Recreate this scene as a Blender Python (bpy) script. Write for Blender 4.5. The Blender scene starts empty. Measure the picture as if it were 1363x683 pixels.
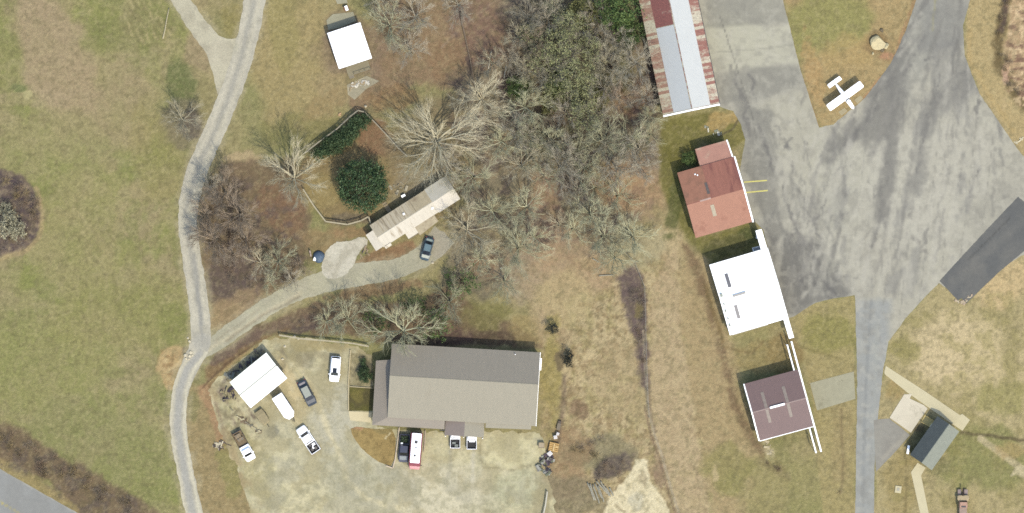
import bpy, bmesh, math, random
import numpy as np
from mathutils import Vector, Matrix, geometry

# ------------------------------------------------------------------ camera, light
SC = bpy.context.scene
COL = SC.collection
S = 0.15                 # metres per photo pixel on the ground
CX, CY = 681.5, 341.5
H = 700.0                # survey aircraft height
EXPO = 1.10
SUN_AZ, SUN_EL = 150.0, 55.0

cd = bpy.data.cameras.new("camera"); cam = bpy.data.objects.new("camera", cd); COL.objects.link(cam)
cam.location = (0, 0, H); cam.rotation_euler = (0, 0, 0)
cd.sensor_width = 36.0; cd.lens = 36.0 * H / (1363 * S); cd.clip_start = 1.0; cd.clip_end = 6000.0
SC.camera = cam

world = bpy.data.worlds.new("World"); SC.world = world; world.use_nodes = True
wn = world.node_tree.nodes; wl = world.node_tree.links
sky = wn.new("ShaderNodeTexSky"); sky.sky_type = 'NISHITA'; sky.sun_disc = False
sky.sun_elevation = math.radians(SUN_EL); sky.sun_rotation = math.radians(SUN_AZ)
sky.air_density = 1.3; sky.dust_density = 2.0
wl.new(sky.outputs[0], wn["Background"].inputs[0]); wn["Background"].inputs[1].default_value = 0.15
sd = bpy.data.lights.new("sun", 'SUN'); sun = bpy.data.objects.new("sun", sd); COL.objects.link(sun)
sd.energy = 2.1; sd.angle = math.radians(0.8); sd.color = (1.0, 0.945, 0.80)
a_, e_ = math.radians(SUN_AZ), math.radians(SUN_EL)
sdir = Vector((math.sin(a_) * math.cos(e_), math.cos(a_) * math.cos(e_), math.sin(e_)))
sun.rotation_euler = sdir.to_track_quat('Z', 'Y').to_euler(); sun.location = (60, -60, 120)
SC.view_settings.view_transform = 'Standard'; SC.view_settings.look = 'None'
SC.view_settings.gamma = 1.0; SC.view_settings.exposure = EXPO; SC.view_settings.use_curve_mapping = False
SC.cycles.max_bounces = 5; SC.cycles.diffuse_bounces = 3; SC.cycles.use_denoising = False; SC.cycles.filter_width = 1.6

# ------------------------------------------------------------------ helpers
TINT = (1.0, 0.975, 0.935)
KALB = 2.2               # how bright the exposure shows a sunlit flat surface of albedo 1
def lin(v):
    v = v / 255.0
    return v / 12.92 if v <= 0.04045 else ((v + 0.055) / 1.055) ** 2.4
def alb(rgb, k=None):
    k = k or KALB
    return tuple(min(0.85, lin(c) / k * t) for c, t in zip(rgb, TINT))
def W(px, py, z=0.0):
    f = S * (H - z) / H
    return Vector(((px - CX) * f, (CY - py) * f, z))
R = random.Random(7)

class MB:
    """collects geometry for ONE mesh object"""
    def __init__(self): self.v = []; self.f = []; self.mi = []
    def face(self, pts, mi=0):
        n = len(self.v); self.v += [tuple(p) for p in pts]; self.f.append(tuple(range(n, n + len(pts)))); self.mi.append(mi)
    def prism(self, poly, z0, z1, mi=0):
        n = len(poly); b = len(self.v)
        a = sum(poly[i][0] * poly[(i + 1) % n][1] - poly[(i + 1) % n][0] * poly[i][1] for i in range(n))
        if a < 0: poly = poly[::-1]
        self.v += [(p[0], p[1], z0) for p in poly] + [(p[0], p[1], z1) for p in poly]
        self.f.append(tuple(b + i for i in range(n))[::-1]); self.f.append(tuple(b + n + i for i in range(n)))
        for i in range(n):
            j = (i + 1) % n; self.f.append((b + i, b + j, b + n + j, b + n + i))
        self.mi += [mi] * (n + 2)
    def box(self, x0, x1, y0, y1, z0, z1, mi=0):
        self.prism([(x0, y0), (x1, y0), (x1, y1), (x0, y1)], z0, z1, mi)
    def slab(self, top, th, mi=0):
        n = len(top); b = len(self.v)
        self.v += [tuple(p) for p in top] + [(p[0], p[1], p[2] - th) for p in top]
        self.f.append(tuple(b + i for i in range(n))); self.f.append(tuple(b + n + i for i in range(n))[::-1])
        for i in range(n):
            j = (i + 1) % n; self.f.append((b + j, b + i, b + n + i, b + n + j))
        self.mi += [mi] * (n + 2)
    def tube(self, pts, rad, n=4, cap=False, mi=0):
        b = len(self.v); k = len(pts)
        for i, p in enumerate(pts):
            d = (pts[min(i + 1, k - 1)] - pts[max(i - 1, 0)])
            if d.length < 1e-7: d = Vector((0, 0, 1))
            d.normalize()
            u = d.cross(Vector((0, 0, 1)) if abs(d.z) < 0.9 else Vector((1, 0, 0))).normalized(); w = d.cross(u)
            r = rad[i] if isinstance(rad, (list, tuple)) else rad
            for j in range(n):
                t = 2 * math.pi * j / n
                q = p + u * (r * math.cos(t)) + w * (r * math.sin(t)); self.v.append((q.x, q.y, q.z))
        for i in range(k - 1):
            for j in range(n):
                j2 = (j + 1) % n
                self.f.append((b + i * n + j, b + i * n + j2, b + (i + 1) * n + j2, b + (i + 1) * n + j)); self.mi.append(mi)
        if cap:
            self.f.append(tuple(b + j for j in range(n))[::-1]); self.f.append(tuple(b + (k - 1) * n + j for j in range(n))); self.mi += [mi, mi]
    def loft(self, rings, mi=0, cap=True):
        b = len(self.v); n = len(rings[0])
        for r in rings: self.v += [tuple(p) for p in r]
        for i in range(len(rings) - 1):
            for j in range(n):
                j2 = (j + 1) % n
                self.f.append((b + i * n + j, b + i * n + j2, b + (i + 1) * n + j2, b + (i + 1) * n + j)); self.mi.append(mi)
        if cap:
            self.f.append(tuple(b + j for j in range(n))[::-1]); self.f.append(tuple(b + (len(rings) - 1) * n + j for j in range(n))); self.mi += [mi, mi]
    def mesh(self, name, mats, smooth=False):
        me = bpy.data.meshes.new(name); me.from_pydata(self.v, [], self.f)
        for m in (mats if isinstance(mats, (list, tuple)) else [mats]): me.materials.append(m)
        if max(self.mi, default=0) > 0: me.polygons.foreach_set('material_index', self.mi)
        if smooth: me.polygons.foreach_set('use_smooth', [True] * len(self.f))
        me.update(); return me
    def build(self, name, mats, parent=None, smooth=False, bevel=0.0, fix=True):
        me = self.mesh(name, mats, smooth)
        if fix:
            bm = bmesh.new(); bm.from_mesh(me); bmesh.ops.recalc_face_normals(bm, faces=bm.faces); bm.to_mesh(me); bm.free()
        o = bpy.data.objects.new(name, me); COL.objects.link(o)
        if parent: o.parent = parent
        if bevel > 0:
            md = o.modifiers.new("bevel", 'BEVEL'); md.width = bevel; md.segments = 2; md.limit_method = 'ANGLE'
        return o

def tag(o, label=None, cat=None, group=None, kind=None):
    if label: o['label'] = label
    if cat: o['category'] = cat
    if group: o['group'] = group
    if kind: o['kind'] = kind
    return o
def thing(name, label, cat, loc=(0, 0, 0), rz=0.0, group=None):
    o = bpy.data.objects.new(name, None); COL.objects.link(o); o.empty_display_size = 0.5
    o.location = loc; o.rotation_euler = (0, 0, rz)
    return tag(o, label, cat, group)
def copy_tree(o, parent=None):
    c = o.copy(); COL.objects.link(c); c.parent = parent
    for ch in list(o.children): copy_tree(ch, c)
    return c

# ------------------------------------------------------------------ materials
def newmat(name):
    m = bpy.data.materials.new(name); m.use_nodes = True
    nt = m.node_tree; return m, nt.nodes, nt.links, nt.nodes["Principled BSDF"]
def ramp(nodes, links, src, lo, hi, c0, c1):
    r = nodes.new("ShaderNodeValToRGB"); r.color_ramp.elements[0].position = lo; r.color_ramp.elements[1].position = hi
    r.color_ramp.elements[0].color = (*c0, 1); r.color_ramp.elements[1].color = (*c1, 1); links.new(src, r.inputs[0]); return r.outputs[0]
def noise(nodes, links, co, scale, detail=4, rough=0.55, stretch=None):
    n = nodes.new("ShaderNodeTexNoise"); n.inputs['Scale'].default_value = scale; n.inputs['Detail'].default_value = detail
    n.inputs['Roughness'].default_value = rough
    if stretch:
        mp = nodes.new("ShaderNodeMapping"); mp.inputs['Scale'].default_value = stretch; links.new(co, mp.inputs[0]); co = mp.outputs[0]
    links.new(co, n.inputs['Vector']); return n.outputs[0]
def mul(nodes, links, a, b, fac=1.0, mode='MULTIPLY'):
    x = nodes.new("ShaderNodeMix"); x.data_type = 'RGBA'; x.blend_type = mode
    if hasattr(fac, 'links') or not isinstance(fac, float): links.new(fac, x.inputs[0])
    else: x.inputs[0].default_value = fac
    for i, s in ((6, a), (7, b)):
        if isinstance(s, tuple): x.inputs[i].default_value = (*s, 1)
        else: links.new(s, x.inputs[i])
    return x.outputs[2]
def M(name, rgb, var=0.15, scale=1.5, rough=0.8, metal=0.0, bump=0.0, ribs=0.0, streak=None, dirt=None, k=None, fine=0.0, raw=None):
    m, n, l, b = newmat(name); c = raw or alb(rgb, k)
    tc = n.new("ShaderNodeTexCoord"); co = tc.outputs['Object']
    f = noise(n, l, co, scale, 5, 0.6, streak)
    out = ramp(n, l, f, 0.3, 0.7, tuple(x * (1 - var) for x in c), tuple(min(0.9, x * (1 + var)) for x in c))
    if fine:
        g = noise(n, l, co, scale * 9, 3, 0.6)
        out = mul(n, l, out, ramp(n, l, g, 0.3, 0.7, (1 - fine,) * 3, (1 + fine,) * 3))
    if dirt:
        g = noise(n, l, co, scale * 0.45, 6, 0.7, streak)
        fac = ramp(n, l, g, dirt[1], dirt[1] + 0.12, (0, 0, 0), (1, 1, 1))
        out = mul(n, l, out, alb(dirt[0], k), fac, 'MIX')
    if ribs:
        w = n.new("ShaderNodeTexWave"); w.wave_type = 'BANDS'; w.bands_direction = 'X'; w.inputs['Scale'].default_value = ribs
        l.new(co, w.inputs['Vector'])
        bp = n.new("ShaderNodeBump"); bp.inputs['Strength'].default_value = 0.35; bp.inputs['Distance'].default_value = 0.03
        l.new(w.outputs[1], bp.inputs['Height']); l.new(bp.outputs[0], b.inputs['Normal'])
    elif bump:
        g = noise(n, l, co, scale * 5, 4, 0.65)
        bp = n.new("ShaderNodeBump"); bp.inputs['Strength'].default_value = bump; bp.inputs['Distance'].default_value = 0.1
        l.new(g, bp.inputs['Height']); l.new(bp.outputs[0], b.inputs['Normal'])
    l.new(out, b.inputs['Base Color']); b.inputs['Roughness'].default_value = rough; b.inputs['Metallic'].default_value = metal
    b.inputs['Specular IOR Level'].default_value = 0.25 if rough > 0.5 else 0.5
    return m
def Mattr(name, var=0.22, s1=1.6, s2=5.5, bump=0.5, rough=0.95, dist=0.15):
    """ground-like surface: base colour from the painted colour attribute, broken up by noise"""
    m, n, l, b = newmat(name)
    at = n.new("ShaderNodeAttribute"); at.attribute_name = "col"
    tc = n.new("ShaderNodeTexCoord"); co = tc.outputs['Object']
    f1 = noise(n, l, co, s1, 5, 0.65); f2 = noise(n, l, co, s2, 3, 0.6)
    out = mul(n, l, at.outputs['Color'], ramp(n, l, f1, 0.3, 0.7, (1 - var, 1 - var, 1 - var), (1 + var, 1 + var * 0.95, 1 + var * 0.8)))
    out = mul(n, l, out, ramp(n, l, f2, 0.28, 0.72, (1 - var * 0.9,) * 3, (1 + var * 0.9,) * 3))
    bp = n.new("ShaderNodeBump"); bp.inputs['Strength'].default_value = bump; bp.inputs['Distance'].default_value = dist
    l.new(f2, bp.inputs['Height']); l.new(bp.outputs[0], b.inputs['Normal'])
    l.new(out, b.inputs['Base Color']); b.inputs['Roughness'].default_value = rough; b.inputs['Specular IOR Level'].default_value = 0.1
    return m
def Mleaf(name, c0, c1, rough=0.7, raw=False):
    """plant matter: colour varies from piece to piece"""
    m, n, l, b = newmat(name)
    g = n.new("ShaderNodeNewGeometry")
    c0 = c0 if raw else alb(c0); c1 = c1 if raw else alb(c1)
    out = ramp(n, l, g.outputs['Random Per Island'], 0.0, 1.0, c0, c1)
    oi = n.new("ShaderNodeObjectInfo")
    out = mul(n, l, out, ramp(n, l, oi.outputs['Random'], 0.0, 1.0, (0.82,) * 3, (1.18,) * 3))
    l.new(out, b.inputs['Base Color']); b.inputs['Roughness'].default_value = rough; b.inputs['Specular IOR Level'].default_value = 0.15
    return m
def Mrust(name, cream, rust, dark, panel=0.85, thr=0.5, ymix=1.0):
    """old sheet-metal roof: each sheet along X has rusted by a different amount"""
    m, n, l, b = newmat(name)
    tc = n.new("ShaderNodeTexCoord"); sx = n.new("ShaderNodeSeparateXYZ"); l.new(tc.outputs['Object'], sx.inputs[0])
    d = n.new("ShaderNodeMath"); d.operation = 'DIVIDE'; d.inputs[1].default_value = panel; l.new(sx.outputs[0], d.inputs[0])
    fl = n.new("ShaderNodeMath"); fl.operation = 'FLOOR'; l.new(d.outputs[0], fl.inputs[0])
    d2 = n.new("ShaderNodeMath"); d2.operation = 'DIVIDE'; d2.inputs[1].default_value = 1.9; l.new(sx.outputs[1], d2.inputs[0])
    f2 = n.new("ShaderNodeMath"); f2.operation = 'FLOOR'; l.new(d2.outputs[0], f2.inputs[0])
    f3 = n.new("ShaderNodeMath"); f3.operation = 'MULTIPLY'; f3.inputs[1].default_value = 7.31 * ymix; l.new(f2.outputs[0], f3.inputs[0])
    ad = n.new("ShaderNodeMath"); ad.operation = 'ADD'; l.new(fl.outputs[0], ad.inputs[0]); l.new(f3.outputs[0], ad.inputs[1])
    wn_ = n.new("ShaderNodeTexWhiteNoise"); wn_.noise_dimensions = '1D'; l.new(ad.outputs[0], wn_.inputs['W'])
    nz = noise(n, l, tc.outputs['Object'], 1.1, 5, 0.7, (1.6, 0.7, 1))
    s = n.new("ShaderNodeMath"); s.operation = 'MULTIPLY_ADD'; s.inputs[1].default_value = 0.55; l.new(wn_.outputs['Value'], s.inputs[0])
    l.new(nz, s.inputs[2])
    c1 = ramp(n, l, s.outputs[0], thr + 0.12, thr + 0.36, alb(cream), alb(rust))
    n2 = noise(n, l, tc.outputs['Object'], 3.0, 5, 0.7, (1, 0.5, 1))
    out = mul(n, l, c1, alb(dark), ramp(n, l, n2, 0.52, 0.72, (0, 0, 0), (1, 1, 1)), 'MIX')
    w = n.new("ShaderNodeTexWave"); w.wave_type = 'BANDS'; w.bands_direction = 'X'; w.inputs['Scale'].default_value = 1.2
    l.new(tc.outputs['Object'], w.inputs['Vector'])
    bp = n.new("ShaderNodeBump"); bp.inputs['Strength'].default_value = 0.5; bp.inputs['Distance'].default_value = 0.05
    l.new(w.outputs[1], bp.inputs['Height']); l.new(bp.outputs[0], b.inputs['Normal'])
    l.new(out, b.inputs['Base Color']); b.inputs['Roughness'].default_value = 0.75
    return m

# ------------------------------------------------------------------ painting the ground's colours, with some shade
def hsh(ix, iy, seed):
    h = (ix.astype(np.int64) * 374761393 + iy.astype(np.int64) * 668265263 + seed * 1442695041) & 0xffffffff
    h = ((h ^ (h >> 13)) * 1274126177) & 0xffffffff
    h = (h ^ (h >> 16)); h = (h * 2246822519) & 0xffffffff
    return ((h ^ (h >> 13)) & 0xffffff) / float(0x1000000)
def vn(x, y, sc, seed):
    x = x / sc; y = y / sc; ix = np.floor(x); iy = np.floor(y); fx = x - ix; fy = y - iy
    fx = fx * fx * (3 - 2 * fx); fy = fy * fy * (3 - 2 * fy)
    a = hsh(ix, iy, seed); b = hsh(ix + 1, iy, seed); c = hsh(ix, iy + 1, seed); d = hsh(ix + 1, iy + 1, seed)
    return (a * (1 - fx) + b * fx) * (1 - fy) + (c * (1 - fx) + d * fx) * fy
def fbm(x, y, sc, seed, octs=4, g=0.55):
    t = 0; amp = 1; tot = 0
    for o in range(octs):
        t = t + amp * vn(x, y, sc / 2 ** o, seed + o * 17); tot += amp; amp *= g
    return t / tot
def sst(t): t = np.clip(t, 0, 1); return t * t * (3 - 2 * t)
class Paint:
    def __init__(self, X, Y, base): self.X = X; self.Y = Y; self.C = np.tile(np.array(base, float), (len(X), 1)); self.sd = 1
    def _mix(self, idx, w, col): self.C[idx] = self.C[idx] * (1 - w[:, None]) + np.array(col, float) * w[:, None]
    def _sub(self, x0, x1, y0, y1): return np.nonzero((self.X > x0) & (self.X < x1) & (self.Y > y0) & (self.Y < y1))[0]
    def blob(self, cx, cy, rx, ry, col, s=1.0, rot=0.0, rag=0.6, soft=0.5, nsc=None):
        m = max(rx, ry) * 1.6; i = self._sub(cx - m, cx + m, cy - m, cy + m)
        if not len(i): return
        self.sd += 1; x = self.X[i] - cx; y = self.Y[i] - cy; t = math.radians(rot)
        u = (x * math.cos(t) + y * math.sin(t)) / rx; v = (-x * math.sin(t) + y * math.cos(t)) / ry
        d = np.sqrt(u * u + v * v) + (fbm(self.X[i], self.Y[i], nsc or max(6, min(rx, ry) * 0.9), self.sd) - 0.5) * rag * 2
        self._mix(i, s * sst((1 + soft / 2 - d) / soft), col)
    def poly(self, pts, col, s=1.0, soft=3.0, rag=4.0, nsc=14):
        p = np.array(pts, float); m = soft + rag + 2
        i = self._sub(p[:, 0].min() - m, p[:, 0].max() + m, p[:, 1].min() - m, p[:, 1].max() + m)
        if not len(i): return
        self.sd += 1; x = self.X[i]; y = self.Y[i]; ins = np.zeros(len(i), bool); dd = np.full(len(i), 1e9)
        for k in range(len(p)):
            a = p[k]; b = p[(k + 1) % len(p)]
            c = (a[1] > y) != (b[1] > y)
            if abs(b[1] - a[1]) > 1e-9: ins ^= c & (x < (b[0] - a[0]) * (y - a[1]) / (b[1] - a[1]) + a[0])
            ab = b - a; t = np.clip(((x - a[0]) * ab[0] + (y - a[1]) * ab[1]) / (ab @ ab + 1e-9), 0, 1)
            dd = np.minimum(dd, np.hypot(x - a[0] - t * ab[0], y - a[1] - t * ab[1]))
        d = np.where(ins, dd, -dd) + (fbm(x, y, nsc, self.sd) - 0.5) * rag * 2
        self._mix(i, s * sst(d / soft + 0.5), col)
    def line(self, pts, w, col, s=1.0, soft=2.0, rag=1.5, nsc=12, brk=0.0):
        p = np.array(pts, float); m = w + soft + rag + 2
        i = self._sub(p[:, 0].min() - m, p[:, 0].max() + m, p[:, 1].min() - m, p[:, 1].max() + m)
        if not len(i): return
        self.sd += 1; x = self.X[i]; y = self.Y[i]; dd = np.full(len(i), 1e9)
        x2 = x + (fbm(x, y, nsc, self.sd) - .5) * rag * 2; y2 = y + (fbm(x, y, nsc, self.sd + 5) - .5) * rag * 2
        for k in range(len(p) - 1):
            a = p[k]; ab = p[k + 1] - a; t = np.clip(((x2 - a[0]) * ab[0] + (y2 - a[1]) * ab[1]) / (ab @ ab + 1e-9), 0, 1)
            dd = np.minimum(dd, np.hypot(x2 - a[0] - t * ab[0], y2 - a[1] - t * ab[1]))
        wt = s * sst((w / 2 - dd) / soft + 0.5)
        if brk: wt = wt * sst((fbm(x, y, 16, self.sd + 9) - 0.5) * 4 + 1 - brk)
        self._mix(i, wt, col)
    def mask(self, pts, i, soft):
        p = np.array(pts, float); x = self.X[i]; y = self.Y[i]; ins = np.zeros(len(i), bool); dd = np.full(len(i), 1e9)
        for k in range(len(p)):
            a = p[k]; b = p[(k + 1) % len(p)]; c = (a[1] > y) != (b[1] > y)
            if abs(b[1] - a[1]) > 1e-9: ins ^= c & (x < (b[0] - a[0]) * (y - a[1]) / (b[1] - a[1]) + a[0])
            ab = b - a; t = np.clip(((x - a[0]) * ab[0] + (y - a[1]) * ab[1]) / (ab @ ab + 1e-9), 0, 1)
            dd = np.minimum(dd, np.hypot(x - a[0] - t * ab[0], y - a[1] - t * ab[1]))
        return sst(np.where(ins, dd, -dd) / soft + .5)
    def mott(self, sc, col, s, thr=0.55, soft=0.2, octs=4, box=None, seed=None, stretch=None, inside=None, edge=6.0):
        if inside: q = np.array(inside, float); box = (q[:, 0].min() - edge, q[:, 0].max() + edge, q[:, 1].min() - edge, q[:, 1].max() + edge)
        i = self._sub(*box) if box else np.arange(len(self.X))
        if not len(i): return
        self.sd += 1; x = self.X[i]; y = self.Y[i]
        if stretch: t = math.radians(stretch[0]); x, y = (x * math.cos(t) + y * math.sin(t)) / stretch[1], -x * math.sin(t) + y * math.cos(t)
        if box and not inside:   # fade towards the box's own edges
            X = self.X[i]; Y = self.Y[i]; e = np.minimum(np.minimum(X - box[0], box[1] - X), np.minimum(Y - box[2], box[3] - Y)) + (fbm(X, Y, 24, self.sd + 3) - .5) * 20
            s = s * sst(e / 16)
        elif inside: s = s * self.mask(inside, i, edge)
        f = fbm(x, y, sc, seed or self.sd * 3, octs); self._mix(i, s * sst((f - thr) / soft + 0.5), col)
    def linear(self):
        v = np.clip(self.C, 0, 255) / 255.0
        return np.where(v <= 0.04045, v / 12.92, ((v + 0.055) / 1.055) ** 2.4) / KALB * np.array(TINT)
def set_col(me, c):
    a = me.attributes.new("col", 'FLOAT_COLOR', 'POINT')
    a.data.foreach_set("color", np.concatenate([c, np.ones((len(c), 1))], 1).astype(np.float32).ravel())
def smooth_px(pts, it=2, closed=True):
    p = [tuple(map(float, q)) for q in pts]
    for _ in range(it):
        q = []; n = len(p)
        for i in range(n if closed else n - 1):
            a = p[i]; b = p[(i + 1) % n]
            q += [(a[0] * .75 + b[0] * .25, a[1] * .75 + b[1] * .25), (a[0] * .25 + b[0] * .75, a[1] * .25 + b[1] * .75)]
        if not closed: q = [p[0]] + q + [p[-1]]
        p = q
    return p
def strip_px(pts, widths, it=2):
    c = smooth_px([(p[0], p[1]) for p in pts], it, False); w = smooth_px([(a, 0) for a in widths], it, False)
    L, Rr = [], []
    for i, p in enumerate(c):
        a = c[max(0, i - 1)]; b = c[min(len(c) - 1, i + 1)]; d = math.hypot(b[0] - a[0], b[1] - a[1]) or 1
        nx, ny = -(b[1] - a[1]) / d, (b[0] - a[0]) / d; h = w[i][0] / 2
        L.append((p[0] + nx * h, p[1] + ny * h)); Rr.append((p[0] - nx * h, p[1] - ny * h))
    return L + Rr[::-1]
def sheet(name, pts, z, mat, painter=None, base=(170, 168, 150), rag=1.0, step=3.0, grid=4.0, seed=1, thick=0.0):
    """flat sheet (road, apron, lot) with a worn edge, triangulated finely enough to carry its own stains"""
    rr = random.Random(seed); out = []
    for i in range(len(pts)):
        a = pts[i]; b = pts[(i + 1) % len(pts)]; d = math.hypot(b[0] - a[0], b[1] - a[1]); k = max(1, int(d / step))
        for j in range(k):
            t = j / k; out.append((a[0] + (b[0] - a[0]) * t, a[1] + (b[1] - a[1]) * t))
    if rag:
        A = np.array(out); out = [(x + (p - .5) * 2 * rag + rr.uniform(-.3, .3) * rag, y + (q - .5) * 2 * rag + rr.uniform(-.3, .3) * rag) for x, y, p, q in
                                  zip(A[:, 0], A[:, 1], fbm(A[:, 0], A[:, 1], 10, seed), fbm(A[:, 0], A[:, 1], 10, seed + 3))]
    n = len(out); p = np.array(out)
    gx, gy = np.meshgrid(np.arange(p[:, 0].min(), p[:, 0].max(), grid), np.arange(p[:, 1].min(), p[:, 1].max(), grid))
    gx = gx.ravel() + (vn(gx.ravel(), gy.ravel(), 2, 5) - .5) * grid * .5; gy = gy.ravel()
    ins = np.zeros(len(gx), bool)
    for k in range(n):
        a = p[k]; b = p[(k + 1) % n]
        if abs(b[1] - a[1]) > 1e-9: ins ^= ((a[1] > gy) != (b[1] > gy)) & (gx < (b[0] - a[0]) * (gy - a[1]) / (b[1] - a[1]) + a[0])
    vs = [Vector(q) for q in out] + [Vector((x, y)) for x, y in zip(gx[ins], gy[ins])]
    r = geometry.delaunay_2d_cdt(vs, [(i, (i + 1) % n) for i in range(n)], [], 1, 1e-4)
    me = bpy.data.meshes.new(name); me.from_pydata([tuple(W(v[0], v[1], z)) for v in r[0]], [], [tuple(f)[::-1] for f in r[2]])
    P = np.array([[v[0], v[1]] for v in r[0]]); pt = Paint(P[:, 0], P[:, 1], base)
    if painter: painter(pt)
    set_col(me, pt.linear()); me.materials.append(mat); me.update()
    if me.polygons and me.polygons[0].normal.z < 0: me.flip_normals()
    o = bpy.data.objects.new(name, me); COL.objects.link(o); o['kind'] = 'structure'
    return o
# ------------------------------------------------------------------ the ground
MG = Mattr("grass_and_soil", 0.19, 1.5, 5.0, 0.6, 0.97, 0.12)
def paint_ground(p):
    A = lambda *b: b
    # broad tone: dry winter grass, greener and browner drifts
    p.mott(150, (140, 140, 92), 0.75, 0.52, 0.3)
    p.mott(90, (172, 154, 118), 0.6, 0.56, 0.25)
    p.mott(40, (128, 126, 82), 0.4, 0.58, 0.25)
    # west field
    W_ = (-400, 262, -400, 800)
    p.mott(80, (139, 140, 88), .6, .45, .3, box=W_); p.mott(60, (152, 140, 106), .6, .56, .2, box=W_); p.mott(34, (136, 142, 80), .55, .58, .18, box=W_); p.mott(46, (165, 152, 116), 0.5, 0.56, 0.25, box=W_)
    p.mott(16, (128, 133, 80), 0.45, 0.6, 0.2, box=W_); p.mott(12, (166, 160, 116), 0.35, 0.62, 0.2, box=W_)
    p.blob(70, 70, 40, 95, (170, 150, 122), .75, -25); p.blob(130, 140, 75, 70, (168, 150, 118), .6, 30)
    p.blob(50, 130, 60, 12, (172, 155, 124), .5); p.blob(60, 190, 70, 45, (152, 148, 100), .5)
    p.blob(45, 480, 90, 60, (146, 146, 92), .6); p.blob(160, 420, 90, 60, (148, 144, 92), .5); p.blob(130, 590, 110, 50, (139, 139, 92), .5, 20)
    p.blob(110, 310, 60, 80, (158, 150, 104), .5, 20); p.blob(240, 110, 22, 30, (104, 112, 70), .75, -10); p.blob(185, 40, 60, 26, (132, 132, 84), .5)
    p.blob(210, 200, 40, 60, (150, 142, 92), .5); p.blob(235, 430, 22, 30, (130, 134, 78), .6); p.blob(25, 117, 10, 6, (110, 120, 78), .6)
    p.blob(37, 126, 6, 6, (186, 178, 130), .8, rag=.3)
    for k in range(6):
        x0 = 152 + k * 9; p.line([(x0, -10 + k * 2), (x0 + 14, 22), (x0 + 30, 62 - k * 3)], 2.2, (184, 170, 126), .75, 2, 3, 8, .5)
        p.line([(x0 + 4, -10 + k * 2), (x0 + 18, 22), (x0 + 33, 60 - k * 3)], 2, (118, 110, 76), .5, 2, 3, 8, .5)
    p.line([(-20, 60), (60, 240), (130, 330), (180, 470)], 5, (136, 132, 86), .3, 4, 5, 30, .4)
    p.line([(60, 230), (110, 290), (150, 400)], 4, (172, 160, 122), .35, 4, 5, 30, .4)
    p.blob(243, 160, 34, 30, (128, 118, 98), .7); p.blob(255, 165, 14, 20, (96, 88, 84), .6)
    # brush island and roadside thicket of the west edge
    p.poly([(-20, 222), (20, 230), (46, 250), (56, 280), (52, 315), (30, 338), (-20, 346)], (116, 102, 92), 1, 6, 6, 10)
    p.line([(48, 250), (57, 282), (54, 312), (36, 334), (0, 345), (-20, 347)], 6, (176, 158, 116), .85, 4, 3, 8)
    p.poly([(-20, 560), (30, 575), (110, 620), (170, 655), (215, 690), (120, 700), (60, 640), (-20, 605)], (118, 100, 82), .85, 10, 10, 16)
    p.poly([(-20, 600), (50, 635), (120, 690), (70, 700), (-20, 622)], (160, 142, 100), .8, 8, 6, 14)
    p.mott(10, (98, 88, 82), .6, .55, .2, inside=[(-20, 565), (30, 580), (110, 622), (180, 662), (215, 690), (120, 700), (60, 645), (-20, 610)], edge=10); p.mott(7, (84, 74, 78), .75, .52, .2, inside=[(-20, 226), (20, 232), (45, 252), (54, 280), (50, 314), (28, 334), (-20, 342)], edge=6); p.mott(5, (172, 154, 124), .6, .6, .15, inside=[(-20, 226), (20, 232), (45, 252), (54, 280), (50, 314), (28, 334), (-20, 342)], edge=6)
    p.poly([(-30, 640), (140, 740), (0, 760), (-30, 700)], (150, 140, 100), .8, 8, 5)
    # between track and cabin
    p.blob(390, 80, 60, 90, (170, 152, 108), .75); p.blob(375, 40, 20, 50, (150, 142, 92), .5); p.blob(400, 175, 50, 26, (134, 130, 84), .7)
    p.blob(316, 40, 18, 34, (146, 136, 86), .7, -15); p.blob(322, 210, 22, 9, (190, 168, 134), .7); p.blob(270, 70, 22, 24, (164, 146, 116), .7)
    p.poly([(292, 218), (395, 210), (415, 260), (412, 350), (345, 405), (300, 440), (280, 400), (262, 330), (258, 260)], (122, 104, 84), .85, 12, 10)
    p.blob(370, 275, 36, 28, (134, 104, 82), .6, 40); p.blob(315, 375, 42, 36, (96, 84, 78), .75, 20); p.blob(300, 420, 26, 24, (160, 138, 104), .85)
    p.blob(330, 400, 30, 16, (164, 142, 108), .7, -30); p.mott(9, (98, 86, 84), .55, .58, .2, inside=[(268, 240), (330, 235), (400, 280), (410, 350), (345, 400), (290, 360)], edge=24)
    # cabin surroundings and the leaf-strewn slope
    p.poly([(498, -20), (640, -20), (690, 60), (660, 120), (560, 110), (480, 150), (455, 140), (500, 100)], (146, 122, 98), .85, 14, 12)
    p.blob(640, 45, 40, 50, (130, 106, 92), .8); p.blob(600, 75, 26, 30, (142, 116, 88), .6); p.blob(520, 130, 36, 18, (150, 122, 88), .7)
    p.blob(464, 62, 46, 46, (140, 122, 106), .7); p.blob(450, 115, 30, 20, (164, 146, 110), .7); p.blob(430, 140, 40, 14, (156, 136, 98), .6, -35)
    p.line([(660, 0), (625, 28), (588, 62)], 3.5, (158, 138, 116), .7, 2, 2, 12); p.line([(610, 14), (619, 50), (627, 110)], 2.2, (104, 90, 78), .6, 2, 1)
    # back yard
    p.poly([(402, 215), (478, 150), (535, 200), (540, 240), (490, 295), (435, 296), (405, 260)], (146, 128, 92), .9, 6, 6)
    p.blob(500, 185, 30, 20, (140, 108, 86), .7, 40); p.blob(430, 255, 26, 26, (158, 142, 96), .7); p.blob(465, 292, 30, 8, (116, 106, 92), .7)
    p.blob(430, 320, 30, 20, (152, 130, 96), .8); p.blob(470, 310, 22, 8, (158, 130, 96), .8)
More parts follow.
